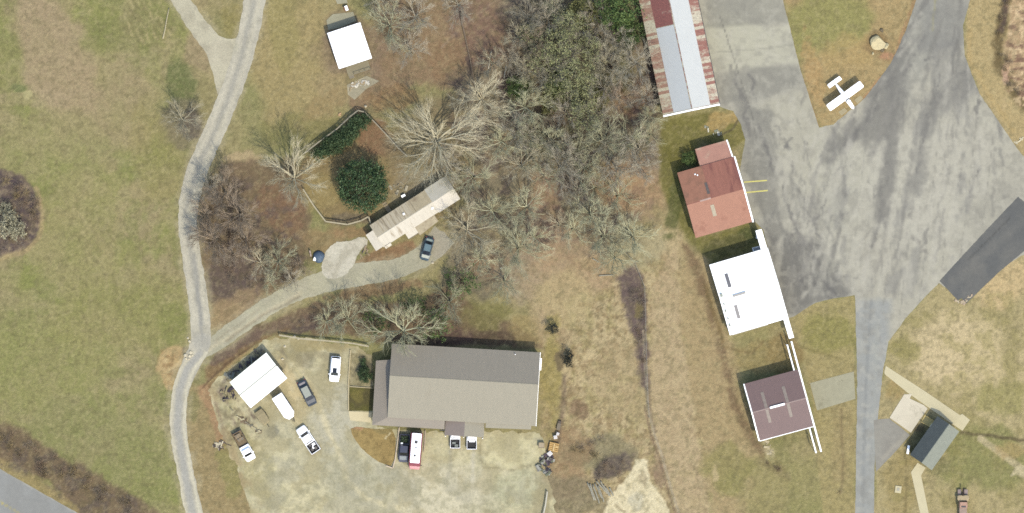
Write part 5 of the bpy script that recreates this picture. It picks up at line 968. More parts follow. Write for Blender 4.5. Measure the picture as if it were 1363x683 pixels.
# fallen trunks
def log(name, label, a, b, r0, r1, mat, z=None, group=None, cat='log', sag=0.0):
    p0 = W(*a); p1 = W(*b); m = MB(); n = 6; k = r0 if z is None else z
    pts = [p0.lerp(p1, i / n) + Vector((TR.gauss(0, r0 * .2), TR.gauss(0, r0 * .2), k)) for i in range(n + 1)]
    m.tube(pts, [r0 + (r1 - r0) * i / n for i in range(n + 1)], 8, True); o = m.build(name, mat, None, True); return tag(o, label, cat, group)
MLOG = M("log_bark", (172, 168, 150), .16, 2.0, .85, streak=(1, 1, 1)); MLOGD = M("dark_log_bark", (138, 122, 104), .15, 2, .9)
log('fallen_trunk', 'long straight fallen trunk lying across the leafy slope', (613, 16), (632, 112), .2, .1, MLOGD); log('fallen_trunk', 'short white fallen trunk at the wood edge, leaning west one', (650, 92), (654, 68), .13, .07, M("white_trunk", (206, 198, 178), .1, 2)); log('fallen_trunk', 'short white fallen trunk at the wood edge, eastern one', (671, 104), (674, 88), .13, .08, M("white_trunk_b", (210, 206, 188), .1, 2))
log('fallen_trunk', 'reddish fallen trunk in the hollow at the south-west of the wood', (706, 134), (738, 150), .16, .1, M("red_trunk", (160, 128, 108), .12, 2)); log('fallen_trunk', 'pale fallen trunk at the wood\'s south tip', (756, 252), (772, 268), .14, .08, MLOG); log('fallen_trunk', 'pale fallen trunk at the foot of the field-head trees', (797, 367), (816, 366), .14, .1, MLOG); log('fallen_trunk', 'short pale fallen trunk beneath the field-head trees', (789, 344), (797, 349), .12, .1, MLOG)
for i, (x, y, dx, dy) in enumerate([(782, 642, 9, 24), (785, 644, 8, 22), (789, 645, 9, 25), (792, 643, 9, 20), (796, 646, 8, 22), (799, 640, 9, 17), (803, 645, 8, 15), (806, 648, 7, 13), (811, 649, 6, 11), (794, 640, 12, 14)]):
    log('log', 'grey log lying in the heap beside the pale sand patch', (x, y), (x + dx, y + dy), .17, .14, MLOG, .17 if i < 9 else .42, 'logs heaped beside the sand patch')
log('pole', 'pale wooden pole lying in the grass of the west field', (217, 52), (225, 11), .15, .11, M("pole_wood", (196, 186, 152), .1, 2), cat='pole')
# ------------------------------------------------------------------ vehicles
def paintm(name, rgb, rough=.3, raw=None): 
    m = M(name, rgb, .03, 1.5, rough, raw=raw); m.node_tree.nodes["Principled BSDF"].inputs['Coat Weight'].default_value = .3; return m
MTYRE = M("tyre_rubber", (50, 50, 50), .1, 4, .9); MRIM = M("wheel_rim", (150, 150, 150), .05, 4, .4); MLAMP = M("headlight_glass", (220, 220, 215), .03, 3, .15); MTAIL = M("tail_light_red", (150, 40, 36), .03, 3, .2); MAUTOG = M("tinted_glass", (34, 38, 44), .08, 3, .08); MBED = M("bed_liner", (64, 64, 66), .1, 4, .8)
VW = paintm("white_car_paint", (250, 250, 250), .35, raw=(.8, .8, .8))
def sec(x, hw, z0, z1, r=.12, top=None):
    """rounded body cross-section at x, twelve points"""
    t = hw if top is None else top; r = min(r, (z1 - z0) * .45, t * .45)
    return [(x, -hw + r * .5, z0), (x, hw - r * .5, z0), (x, hw, z0 + r), (x, hw + .01, (z0 + z1) / 2), (x, t, z1 - r), (x, t - r * .4, z1 - r * .25), (x, t - r * 1.3, z1), (x, -t + r * 1.3, z1), (x, -t + r * .4, z1 - r * .25), (x, -t, z1 - r), (x, -hw - .01, (z0 + z1) / 2), (x, -hw, z0 + r)]
def wheels(root, xs_, hw, r=.36, w=.24):
    for x in xs_:
        for s in (-1, 1):
            m = MB(); m.tube([Vector((x, s * (hw - w), r)), Vector((x, s * (hw - w * .9), r)), Vector((x, s * (hw - .04), r)), Vector((x, s * hw, r))], [r * .93, r, r, r * .9], 18, True); t = m.build('wheel', MTYRE, root, fix=True)
            m = MB(); m.tube([Vector((x, s * (hw - .03), r)), Vector((x, s * (hw + .02), r))], [r * .62, r * .5], 12, True); m.build('rim', MRIM, t)
def car(name, label, cat, px, py, heading, L, Wd, paint, kind='suv', roofp=None, hood=None, group=None, bedp=None, bedm=None, stub=0.0):
    """heading in degrees: the way the bonnet points, 0 = east, 90 = north in the photo"""
    o = thing(name, label, cat, W(px, py, 0), math.radians(heading), group); hl = L / 2; hw = Wd / 2; m = MB(); HB = {'suv': 1.12, 'pickup': 1.12, 'sedan': .95}[kind]; HT = {'suv': 1.76, 'pickup': 1.82, 'sedan': 1.44}[kind]
    if kind == 'pickup': fx, wx0, rx0, rx1, wx1 = hl - 1.35 + stub * .35, hl - 1.35 + stub * .35, hl - 2.0 + stub * .45, hl - 3.35 + stub, hl - 3.6 + stub
    elif kind == 'suv': fx, wx0, rx0, rx1, wx1 = hl - 1.2, hl - 1.2, hl - 1.9, -hl + .45, -hl + .12
    else: fx, wx0, rx0, rx1, wx1 = hl - 1.2, hl - 1.15, hl - 1.95, -hl + 1.4, -hl + .75
    st = [(hl, hw * .78, .42, .72), (hl - .12, hw * .9, .32, .84), (hl - .5, hw * .98, .28, HB - .12), (fx, hw, .28, HB - .02), (0, hw, .28, HB)]
    if kind == 'pickup': st += [(wx1 - .06, hw, .28, HB)]
    elif kind == 'sedan': st += [(-hl + 1.0, hw, .28, HB), (-hl + .3, hw * .96, .3, HB - .04), (-hl + .05, hw * .88, .36, HB - .16), (-hl, hw * .82, .42, .75)]
    else: st += [(-hl + .3, hw * .98, .3, HB), (-hl + .05, hw * .92, .36, HB - .05), (-hl, hw * .86, .42, .8)]
    m.loft([sec(*s) for s in st]); m.build('body', paint, o, True).data.polygons.foreach_set('use_smooth', [False] * len(m.f))
    if kind == 'pickup':
        m = MB(); b0 = -hl + .06; b1 = wx1 - .08; t = .09
        m.box(b0, b1, -hw + .02, -hw + t, .45, HB - .02); m.box(b0, b1, hw - t, hw - .02, .45, HB - .02); m.box(b0, b0 + .08, -hw + t, hw - t, .45, HB - .04); m.box(b1 - .08, b1, -hw + t, hw - t, .45, HB - .02); bd = m.build('cargo_bed', bedp or paint, o)
        m = MB(); m.box(b0 + .08, b1 - .08, -hw + t, hw - t, .5, .56)
        for s in (-1, 1): m.box(-hl + .95, -hl + 1.75, s * (hw - t - .11) - .11, s * (hw - t - .11) + .11, .56, .78)
        m.build('bed_floor', bedm or MBED, bd)
        m = MB(); m.box(-hl - .02, -hl + .06, -hw + .06, hw - .06, .36, .56); m.build('bumper', MRIM, o)
    if hood:
        m = MB(); m.slab([(hl - .5, -hw * .72, HB - .09), (hl - .5, hw * .72, HB - .09), (fx + .1, hw * .8, HB + .012), (fx + .1, -hw * .8, HB + .012)], .03); m.build('bonnet', hood, o)
    tw = hw * .76
    P = lambda x, y, z: (x, y, z)
    A = [P(wx0, -hw * .86, HB - .03), P(wx0, hw * .86, HB - .03), P(rx0, tw, HT - .06), P(rx0, -tw, HT - .06)]; B = [P(wx1, -hw * .86, HB - .03), P(wx1, hw * .86, HB - .03), P(rx1, tw, HT - .06), P(rx1, -tw, HT - .06)]
    m = MB(); m.face(A); m.face(B[::-1]); m.face([A[1], B[1], B[2], A[2]]); m.face([B[0], A[0], A[3], B[3]]); m.face([A[2], B[2], B[3], A[3]]); m.build('cabin', paint, o)
    def inset(nm, q, s=.9, off=.015, mt=MAUTOG):
        c = sum((Vector(v) for v in q), Vector()) / 4; n = (Vector(q[1]) - Vector(q[0])).cross(Vector(q[2]) - Vector(q[0])).normalized()
        if n.dot(c - Vector((0, 0, .9))) < 0: n = -n
        g = MB(); g.face([c + (Vector(v) - c) * s + n * off for v in q]); g.build(nm, mt, o)
    inset('windscreen', A); inset('rear_window', B, .88)
    mx = [(A[i][0] + B[i][0]) / 2 for i in range(4)]
    for s in (1, 2):
        i, j = (1, 2) if s == 1 else (0, 3); Mi = ((A[i][0] + B[i][0]) / 2, A[i][1], HB - .03); Mj = ((A[j][0] + B[j][0]) / 2, A[j][1], HT - .06)
        inset('side_window', [A[i], Mi, Mj, A[j]], .86); inset('side_window', [Mi, B[i], B[j], Mj], .86)
    m = MB(); m.slab([(rx0 + .02, -tw * .9, HT - .03), (rx0 + .02, tw * .9, HT - .03), (rx1 - .02, tw * .9, HT - .03), (rx1 - .02, -tw * .9, HT - .03)], .05)
    m.build('roof', roofp or paint, o, bevel=.02)
    wheels(o, (hl - .95, -hl + (1.15 if kind == 'pickup' else .95)), hw + .01)
    for s in (-1, 1):
        m = MB(); m.box(hl - .3, hl - .04, s * hw * .68 - .18, s * hw * .68 + .18, .62, .78); m.build('headlight', MLAMP, o)
        m = MB(); m.box(-hl - .015, -hl + .12, s * hw * .8 - .12, s * hw * .8 + .12, .7, .95); m.build('tail_light', MTAIL, o)
        m = MB(); m.box(wx0 - .35, wx0 - .2, min(s * hw, s * (hw + .2)), max(s * hw, s * (hw + .2)), HB, HB + .16); m.build('mirror', paint, o)
    return o, dict(hl=hl, hw=hw, HB=HB, HT=HT, rx0=rx0, rx1=rx1)
def extra(o, name, mat, boxes, label=None):
    m = MB()
    for b in boxes: m.box(*b)
    e = m.build(name, mat, o)
    if label: e['label'] = label
    return e
c, d = car('parked_car', 'white estate car parked alone with a dark sunroof, south of the pale rail', 'car', 446.3, 491, -95, 5.1, 2.0, VW, 'suv'); extra(c, 'sunroof', MAUTOG, [(-.2, .75, -.4, .4, d['HT'] - .02, d['HT'] + .01)])
c, d = car('parked_car', 'black car, reflection painted on roof, between the white garage and the lone white car', 'car', 408.8, 523, -63, 5.4, 2.05, paintm("black_car_paint", (62, 70, 78), .35), 'sedan', roofp=paintm("roof_reflection_paint", (172, 176, 162), .4)); extra(c, 'boot_lid', paintm("boot_silver", (160, 152, 152), .4), [(-2.3, -1.98 + .1, -.62, .62, .94, .97)])  # grey roof: a reflection put into the black car's paint
c, d = car('pickup_truck', 'white pickup facing the cargo trailer, with odds and ends in its bed', 'pickup truck', 410.5, 585, 124, 5.9, 2.15, VW, 'pickup')
extra(c, 'cargo', M("bed_clutter", (120, 116, 112), .35, 5, .8), [(-2.5, -1.9, -.6, -.1, .57, .95), (-2.4, -1.8, .2, .65, .57, .85), (-1.4, -.9, .1, .55, .57, 1.0)]); extra(c, 'bed_sheet', VW, [(-1.6, -1.1, -.7, -.05, .79, .84), (-2.1, -1.6, -.1, .18, .57, .92)])
c, d = car('pickup_truck', 'white-fronted pickup with a rusty loaded bed at the west edge of the dirt lot', 'pickup truck', 325, 593.5, -61, 6.4, 2.1, VW, 'pickup', stub=.95, bedp=M('rusty_bed_side', (112, 100, 86), .2, 2, .8), bedm=M("rusty_bed_floor", (146, 130, 104), .25, 3, .9)); extra(c, 'cargo', M("bed_scrap", (156, 140, 114), .3, 4, .9, dirt=((116, 124, 124), .5)), [(-2.7, -1.9, -.7, .5, .57, .9), (-1.8, -1.2, -.5, .75, .57, 1.0)])
c, d = car('pickup_truck', 'dark blue pickup with greenery in its bed, between the verge and the red motorhome', 'pickup truck', 538, 596.5, -93.5, 5.6, 2.0, paintm("navy_paint", (58, 62, 84), .35), 'pickup', hood=paintm("pale_bonnet", (148, 156, 158), .3))  # bonnet paler than the navy body
m = MB()
for i in range(240): quad_leaf(m, TR, Vector((TR.uniform(-2.5, -1.1), TR.uniform(-.75, .75), .7 + TR.random() * .6)), .12)
e = m.build('cargo', LEAF_V, c); e['label'] = 'pile of cut greenery in the bed'; extra(c, 'bucket', MWHITE, [(-1.15, -.85, -.7, -.3, .57, 1.2)])
c, d = car('pickup_truck', 'white pickup nosed under the carport, west one, with a cluttered bed', 'pickup truck', 606, 578, 90, 5.6, 2.0, VW, 'pickup'); extra(c, 'cargo', M("bed_clutter_b", (150, 156, 150), .3, 5, .8), [(-2.5, -2.0, -.6, .1, .57, .9), (-1.9, -1.5, -.1, .6, .57, .95)])
c, d = car('pickup_truck', 'white pickup nosed under the carport, east one, with a black bed', 'pickup truck', 628, 579.5, 90, 5.6, 2.0, VW, 'pickup'); extra(c, 'tool_lid', VW, [(-1.3, -.85, -.65, .5, .8, 1.05)])
TEAL = paintm("teal_car_paint", (66, 88, 98), .35)
c, d = car('parked_car', 'teal car with a reflection painted on its bonnet, on the drive beside the mobile home', 'car', 568.8, 331.5, -105, 4.7, 1.85, TEAL, 'sedan', hood=paintm("bonnet_reflection", (196, 200, 182), .35), roofp=paintm("teal_roof_reflection", (104, 130, 136), .3)); extra(c, 'boot_lid', paintm("pale_teal_boot", (150, 164, 152), .35), [(-2.05, -1.65, -.6, .6, .935, .965)])  # pale bonnet and roof: reflections put into the teal paint
# cargo trailer with a pointed nose
o = thing('cargo_trailer', 'white enclosed cargo trailer with a pointed nose, beside the white garage', 'trailer', W(379.3, 541.5), math.radians(-56.5))
o.scale = (1.12, 1.05, 1.0)
m = MB(); m.prism([(-2.45, -1.08), (1.55, -1.08), (2.3, -.5), (2.3, .5), (1.55, 1.08), (-2.45, 1.08)], .55, 2.3); m.build('body', VW, o, bevel=.05)
m = MB(); m.prism([(-2.42, -1.05), (1.54, -1.05), (2.27, -.49), (2.27, .49), (1.54, 1.05), (-2.42, 1.05)], 2.302, 2.34); m.build('roof', VW, o)
m = MB(); m.tube([Vector((2.2, -.45, .5)), Vector((3.15, 0, .48))], .05, 4, True); m.tube([Vector((2.2, .45, .5)), Vector((3.15, 0, .48))], .05, 4, True); m.tube([Vector((2.9, 0, .0)), Vector((2.9, 0, .75))], .04, 6, True); m.build('drawbar', MDK, o)
wheels(o, (-.9, -.1), 1.16, .33, .2); extra(o, 'door', M("trailer_door", (235, 235, 235), .03), [(-2.5, -2.455, -.95, .95, .65, 2.15)])
for s in (-1, 1): extra(o, 'tail_light', MTAIL, [(-2.49, -2.45, s * 1.0 - .05, s * 1.0 + .05, .7, .95)])
# tan tarp-covered trailer
o = thing('utility_trailer', 'tan tarp-covered trailer south of the white garage', 'trailer', W(349.5, 555), math.radians(-56))
m = MB(); rg = []
for x, hw, z in ((-1.6, .5, .62), (-1.5, .85, .9), (-.6, .95, 1.02), (.4, .92, .95), (1.3, .85, .85), (1.6, .55, .6)): rg.append(sec(x, hw, .45, z, .1))
m.loft(rg); m.build('tarp', M("tan_tarp", (168, 156, 122), .12, 1.6, .85, bump=.4), o)
wheels(o, (-.2,), 1.02, .32, .2); m = MB(); m.tube([Vector((1.5, 0, .5)), Vector((2.4, 0, .45))], .05, 4, True); m.tube([Vector((2.3, 0, 0)), Vector((2.3, 0, .6))], .035, 5, True); m.build('drawbar', MDK, o)
# motorhome
o = thing('motorhome', 'white-roofed motorhome with dark red sides, parked nose out from the long house', 'motorhome', W(553.6, 599.5), math.radians(-94.5)); MRV = paintm("maroon_paint", (148, 56, 74), .4); MPINK = paintm("faded_pink_paint", (226, 160, 162), .4)
m = MB(); m.loft([sec(-3.6, 1.12, .5, 2.7, .2), sec(-3.5, 1.18, .45, 2.8, .2), sec(2.6, 1.18, .45, 2.8, .2), sec(2.95, 1.15, .45, 2.5, .2), sec(3.1, 1.1, .5, 1.6, .15)]); m.build('body', MRV, o)
m = MB(); m.loft([sec(-3.55, .86, 2.72, 2.93, .12), sec(-3.4, .95, 2.72, 2.96, .12), sec(2.2, .95, 2.72, 2.96, .12), sec(2.35, .86, 2.72, 2.93, .12)]); m.build('roof', VW, o)
m = MB(); m.loft([sec(3.06, 1.08, .5, 1.5, .15), sec(3.5, 1.05, .5, 1.35, .2), sec(3.72, .95, .5, 1.15, .2)]); m.build('bonnet', MPINK, o)
m = MB(); m.face([(2.67, -1.0, 2.66), (2.67, 1.0, 2.66), (3.09, 1.0, 1.65), (3.09, -1.0, 1.65)]); m.build('windscreen', MAUTOG, o)
for x, y, s in ((-1.8, 0, .3), (-.7, .05, .13), (.9, -.05, .2)):
    extra(o, 'roof_vent', MDK, [(x - s, x + s, y - s, y + s, 2.95, 3.06)])
for s in (-1, 1):
    extra(o, 'side_window', MAUTOG, [(-2.6, -1.2, s * 1.19 - .02, s * 1.19 + .02, 1.6, 2.2)]); extra(o, 'side_window', MAUTOG, [(-.4, 1.2, s * 1.19 - .02, s * 1.19 + .02, 1.6, 2.2)]); extra(o, 'headlight', MLAMP, [(3.68, 3.78, s * .75 - .14, s * .75 + .14, .8, 1.0)]); extra(o, 'mirror', MDK, [(2.7, 2.85, min(s * 1.2, s * 1.5), max(s * 1.2, s * 1.5), 1.9, 2.25)])
wheels(o, (2.3, -2.0), 1.17, .42, .28)
# old faded red truck, cut by the bottom edge of the photo
o = thing('old_truck', 'old faded red truck with a dark hoist mast, on the grass at the bottom right', 'truck', W(1281, 676), math.radians(90)); MFR = M("faded_red_body", (196, 158, 138), .12, 2, .7, dirt=((172, 124, 104), .52)); MFT = M("faded_tan_bonnet", (204, 184, 146), .1, 2, .7)
m = MB(); m.loft([sec(-3.2, .78, .6, 1.15), sec(1.3, .78, .6, 1.15)]); m.build('chassis_deck', M("worn_deck", (176, 156, 142), .15, 2, .8), o)
m = MB(); m.loft([sec(.1, .85, .6, 1.9, .15, .8), sec(1.25, .85, .6, 1.95, .15, .76), sec(1.5, .85, .6, 1.4, .15)]); m.build('cab', MFR, o)
m = MB(); m.face([(1.28, -.65, 1.9), (1.28, .65, 1.9), (1.51, .75, 1.42), (1.51, -.75, 1.42)]); m.build('windscreen', MAUTOG, o); extra(o, 'roof_hatch', MDK, [(.2, .52, -.45, .45, 1.93, 1.97)])
m = MB(); m.loft([sec(1.45, .95, .55, 1.35, .15), sec(1.9, 1.2, .55, 1.3, .15), sec(2.45, 1.15, .55, 1.2, .2), sec(2.6, 1.0, .6, 1.1, .2)]); m.build('bonnet', MFT, o)
for s in (-1, 1): m = MB(); m.tube([Vector((2.4, s * .12, 1.15)), Vector((4.1, s * .06, 1.3))], .07, 6, True); m.build('hoist_mast', M("mast_dark", (72, 58, 56), .1, 3), o)
for s in (-1, 1): extra(o, 'front_guard', M("guard_grey", (166, 150, 146), .12, 2), [(2.62, 3.7, min(s * .3, s * 1.0), max(s * .3, s * 1.0), .5, .6)])
wheels(o, (2.0, -2.3), 1.0, .42, .26)

# ------------------------------------------------------------------ aeroplane
tail = W(1110.0, 109.6, 1); nose = W(1135.9, 145.3, 1); dv = nose - tail; hd = math.atan2(dv.y, dv.x); Lf = dv.length
o = thing('light_aeroplane', 'small white high-wing aeroplane parked on the wedge of dry grass', 'aeroplane', tuple(W(1123.5, 128.2)), hd); AW = paintm("aeroplane_white", (252, 252, 252), .35, raw=(.83, .83, .83)); cx = (W(1123.5, 128.2) - W(1110, 109.6)).length
def el(x, hw, zc, hh): return [(x, hw * math.cos(a), zc + hh * math.sin(a)) for a in [2 * math.pi * k / 14 for k in range(14)]]
m = MB(); m.loft([el(*v) for v in ((-cx - .1, .1, 1.0, .14), (-cx + .9, .24, 1.05, .3), (-.9, .42, 1.1, .5), (.3, .5, 1.2, .62), (1.1, .5, 1.15, .55), (1.5, .46, 1.0, .38), (Lf - cx - .35, .36, 1.0, .32), (Lf - cx - .12, .18, 1.0, .18))]); m.build('fuselage', AW, o, True)
def airfoil(y, x0, ch, z, t): return [(x0 - ch * u, y, z + t * v) for u, v in ((0, 0), (.08, .55), (.3, 1), (.65, .7), (1, .05), (.65, -.15), (.3, -.3), (.08, -.3))]
hs = 4.15
for s in (-1, 1):
    m = MB(); m.loft([airfoil(s * y, .78 - dx, ch, 1.86 + .02 * abs(y), .13) for y, ch, dx in ((.3, 1.5, 0), (1, 1.5, 0), (hs - .35, 1.5, 0), (hs - .1, 1.36, .05), (hs, 1.1, .15))]); m.build('wing', AW, o)
    m = MB(); m.tube([Vector((.3, s * .45, .8)), Vector((.2, s * 2.1, 1.86))], .035, 5, True); m.tube([Vector((.1, s * .45, .6)), Vector((.25, s * 1.05, .3))], .04, 5, True); m.build('strut', AW, o)
    m = MB(); m.tube([Vector((.25, s * 1.0, .25)), Vector((.25, s * 1.2, .25))], .25, 14, True); m.build('wheel', MTYRE, o)
    m = MB(); m.box(-.2, .55, s * .49 - .02, s * .49 + .02, 1.25, 1.6); m.build('side_window', MAUTOG, o)
m = MB()
for s in (-1, 1):
    m.box(-.72, -.70, min(s * .55, s * 3.9), max(s * .55, s * 3.9), 1.9, 1.985); m.box(-.7, .6, min(s * .505, s * .545), max(s * .505, s * .545), 1.9, 2.02)
m.build('panel_gap', M("panel_gap_grey", (150, 150, 156), .05), o)
m = MB(); m.loft([airfoil(y, -cx + .45, ch, 1.1, .06) for y, ch in ((-1.52, .7), (-1.4, .84), (0, .86), (1.4, .84), (1.52, .7))]); m.build('tailplane', AW, o)
m = MB(); m.loft([[(-cx + .75, y, 1.15), (-cx + .1, y, 2.0), (-cx - .25, y, 2.0), (-cx - .3, y, 1.05)] for y in (-.035, .035)]); m.build('fin', AW, o)
m = MB(); m.slab([(.8, -.34, 1.86), (.8, .34, 1.86), (1.22, .42, 1.52), (1.22, -.42, 1.52)], .03); m.build('windscreen', MAUTOG, o)
m = MB(); m.tube([Vector((-cx + .1, 0, .95)), Vector((-cx - .1, 0, .12))], .03, 5, True); m.tube([Vector((-cx - .1, -.05, .11)), Vector((-cx - .1, .05, .11))], .11, 10, True); m.build('tail_wheel', MTYRE, o)
xn = Lf - cx; m = MB(); m.tube([Vector((xn - .14, 0, 1)), Vector((xn + .02, 0, 1))], [.14, .03], 10, True); sp = m.build('spinner', AW, o)
m = MB()
for s in (-1, 1): m.loft([[(xn - .1, -.06, 1 + s * .1), (xn - .06, .06, 1 + s * .1)], [(xn - .1, -.07, 1 + s * .5), (xn - .06, .07, 1 + s * .5)], [(xn - .085, -.03, 1 + s * .9), (xn - .075, .03, 1 + s * .9)]], cap=False)
m.build('propeller', MDK, o)

# ------------------------------------------------------------------ fences, rails
def fence(name, label, pts, hgt, mat, post=2.4, rails=(.3, .65), cap=.1, wires=0, pw=.05, group=None):
    P = [W(*p) for p in pts]; o = thing(name, label, 'fence', P[0]); pm = MB(); rm = MB()
    for i in range(len(P) - 1):
        a, b = P[i] - P[0], P[i + 1] - P[0]; L = (b - a).length; k = max(1, round(L / post)); dr = (b - a) / L; n = Vector((-dr.y, dr.x, 0))
        for j in range(k + (i == len(P) - 2)):
            q = a + (b - a) * (j / k); m = MB(); m.box(q.x - pw, q.x + pw, q.y - pw, q.y + pw, 0, hgt - .02 if cap else hgt + .05); m.build('post', mat, o)
        for r_ in rails:
            m_ = rm; z = hgt * r_; t = n * (pw + .012); m_.slab([a + t - n * .012 + Vector((0, 0, z + .07)), b + t - n * .012 + Vector((0, 0, z + .07)), b + t + n * .012 + Vector((0, 0, z + .07)), a + t + n * .012 + Vector((0, 0, z + .07))], .14)
        if cap: rm.slab([a - n * cap + Vector((0, 0, hgt + .03)), b - n * cap + Vector((0, 0, hgt + .03)), b + n * cap + Vector((0, 0, hgt + .03)), a + n * cap + Vector((0, 0, hgt + .03))], .04)
        for wz in range(wires): z = hgt * (wz + 1) / wires; rm.tube([a + Vector((0, 0, z)), b + Vector((0, 0, z))], .012 if wz < wires - 1 else .03, 4)
    rm.build('rails', mat, o); return o
MFEN = M("fence_wood_pale", (196, 186, 158), .12, 1.5, .85); MFEN2 = M("fence_wood_grey", (176, 168, 146), .14, 1.5, .85); MGALV = M("galvanised_pipe", (176, 172, 160), .06, 2, .5)
fence('fence', 'grey fence along the hedge, from the back yard\'s west corner to its top corner', [(405, 205), (424, 190), (449, 172), (466, 156), (477, 147.5), (485, 149.5)], 1.5, MFEN2, 2.4, (.2, .5, .8), .12)
fence('fence', 'grey fence on the east side of the back yard, running under the largest tree', [(486, 150), (500, 164), (515, 180), (530, 197), (542, 208)], 1.4, MFEN2, 2.4, (.3, .7), .1)
fence('fence', 'pale fence round the south-west of the back yard to the mobile home', [(404, 252), (418, 274), (434, 295), (463, 299), (481, 294), (491, 288.5), (493.5, 297)], 1.4, MFEN, 2.4, (.3, .7), .12)
fence('fence', 'long pale rail along the north side of the dirt lot', [(372, 446), (400, 450.5), (440, 454), (470, 457), (491, 461)], 1.1, MFEN, 2.6, (.5,), .15)
fence('fence', 'low wire fence with pipe posts down the middle of the rough field', [(826, 330), (845, 350), (858, 382), (859.5, 440), (862, 520), (864, 556)], 1.2, MGALV, 3.0, (), 0, 4, .03)
fence('fence', 'short timber kerb rail between the brown verge and the navy pickup', [(531.5, 569), (529, 590), (526, 612), (523, 623), (514, 620)], .35, M("kerb_timber_pale", (226, 208, 182), .08, 1.5), 1.6, (.4,), .11)
fence('fence', 'short timber rail east of the red motorhome', [(566, 573), (565.5, 590), (564, 602)], .35, M("kerb_timber_tan", (200, 184, 160), .1, 1.5), 1.6, (.4,), .09)
fence('fence', 'low timber edging on the west side of the planting bed', [(466.5, 466), (465, 490), (463.5, 514), (464, 546)], .3, M("edging_timber", (206, 192, 154), .1, 1.5), 1.8, (.4,), .11)
fence('fence', 'low timber edging between the planting bed and the small lawn', [(466, 514.5), (480, 515.5), (496, 516.5)], .25, M("edging_timber_b", (196, 182, 146), .1, 1.5), 1.8, (.4,), .09)
fence('fence', 'short white plank fence at the east edge of the dirt lot', [(728.5, 654), (726, 672), (722, 690)], .9, M("plank_white", (216, 212, 196), .1, 1.5), 1.6, (.4, .8), .12)
fence('fence', 'low grey kerb at the south-west corner of the hangar yard, near the sand patch', [(944, 622), (950, 650)], .25, MFEN2, 1.6, (.4,), .1) if False else None

# ------------------------------------------------------------------ small things lying about
def rock(name, label, px, py, r, hz, mat, seed, cat='rock', group=None, sub=3, flat=.5):
    bm = bmesh.new(); bmesh.ops.create_icosphere(bm, subdivisions=sub, radius=1.0); rr = random.Random(seed); ph = [(Vector((rr.gauss(0, 1), rr.gauss(0, 1), rr.gauss(0, 1))).normalized(), rr.uniform(.55, .95)) for _ in range(12)]
    for v in bm.verts:
        for n, dd in ph:
            q = v.co.dot(n)
            if q > dd: v.co -= n * (q - dd)
        v.co += Vector((rr.gauss(0, .02), rr.gauss(0, .02), rr.gauss(0, .02)))
    for v in bm.verts: v.co = Vector((v.co.x * r, v.co.y * r * rr.uniform(.97, 1.03), max(-.1, v.co.z * hz)))
    me = bpy.data.meshes.new(name); bm.to_mesh(me); bm.free(); me.materials.append(mat); o = bpy.data.objects.new(name, me); COL.objects.link(o); o.location = W(px, py, hz * .55); o.rotation_euler = (0, 0, rr.uniform(0, 6)); return tag(o, label, cat, group)
MROCK = M("pale_rock", (222, 208, 166), .1, 1.5, .9, bump=.5, dirt=((176, 162, 126), .6)); MROCKD = M("dark_rock", (128, 116, 94), .15, 2, .9, bump=.4)
rock('boulder', 'large flat pale boulder on the grass wedge above the aeroplane', 1168.5, 57.5, 1.6, .75, MROCK, 4, 'boulder'); rock('boulder', 'pale split piece at the east side of the large boulder', 1179, 61.5, .75, .5, MROCK, 6, 'boulder'); rock('boulder', 'brown stone just below the large pale boulder', 1174.5, 66, .6, .4, MROCKD, 7, 'boulder')
rock('stone', 'small pale stone south-west of the large pale boulder', 1161.8, 71.5, .3, .25, MROCK, 8); rock('stone', 'small dark stone north of the large pale boulder', 1174, 40.5, .45, .3, MROCKD, 9)
MLIME = M("white_stone", (226, 216, 190), .08, 2, .9, bump=.3)
for i, (x, y, r) in enumerate([(247, 473, .38), (252, 474, .32), (254, 469, .34), (251, 478, .3), (247.5, 477.5, .26), (256, 473, .24), (252.5, 454, .3), (250, 450, .24)]): rock('stone', 'white stone in the pile by the track junction', x, y, r, r * .7, MLIME, 20 + i, 'rock', 'white stones by the track junction')
# spoil ring and flower ring
for i, (x, y, r) in enumerate([(392, 448, .3), (397, 451, .22), (379, 461, .3), (376, 478, .3)]): rock('stone', ['pale stone north-east of the white garage by the rail, largest', 'pale stone beside the larger one near the rail', 'tan stone north of the white garage', 'white stone in the shade east of the white garage'][i], x, y, r, r * .6, MLIME, 40 + i)
rock('stone', 'pale stone on the slope east of the small vine trees', 667.5, 357, .3, .22, MLIME, 61); rock('stone', 'white stone beside the top corner of the hedge fence', 487, 141.5, .32, .3, MLIME, 62); rock('stone', 'pale stone just south-east of the teal car', 576, 349.5, .3, .2, MLIME, 63)
rock('stone', 'tan stone on the bank west of the hedge fence', 452, 152, .45, .2, M("tan_stone", (206, 172, 132), .1, 2), 64)
def simple(name, label, cat, px, py, rz, parts, group=None):
    """thing made of named box parts in metres: (part, mat, [boxes])"""
    o = thing(name, label, cat, W(px, py), math.radians(rz), group)
    for nm, mt, bx in parts: extra(o, nm, mt, bx)
    return o
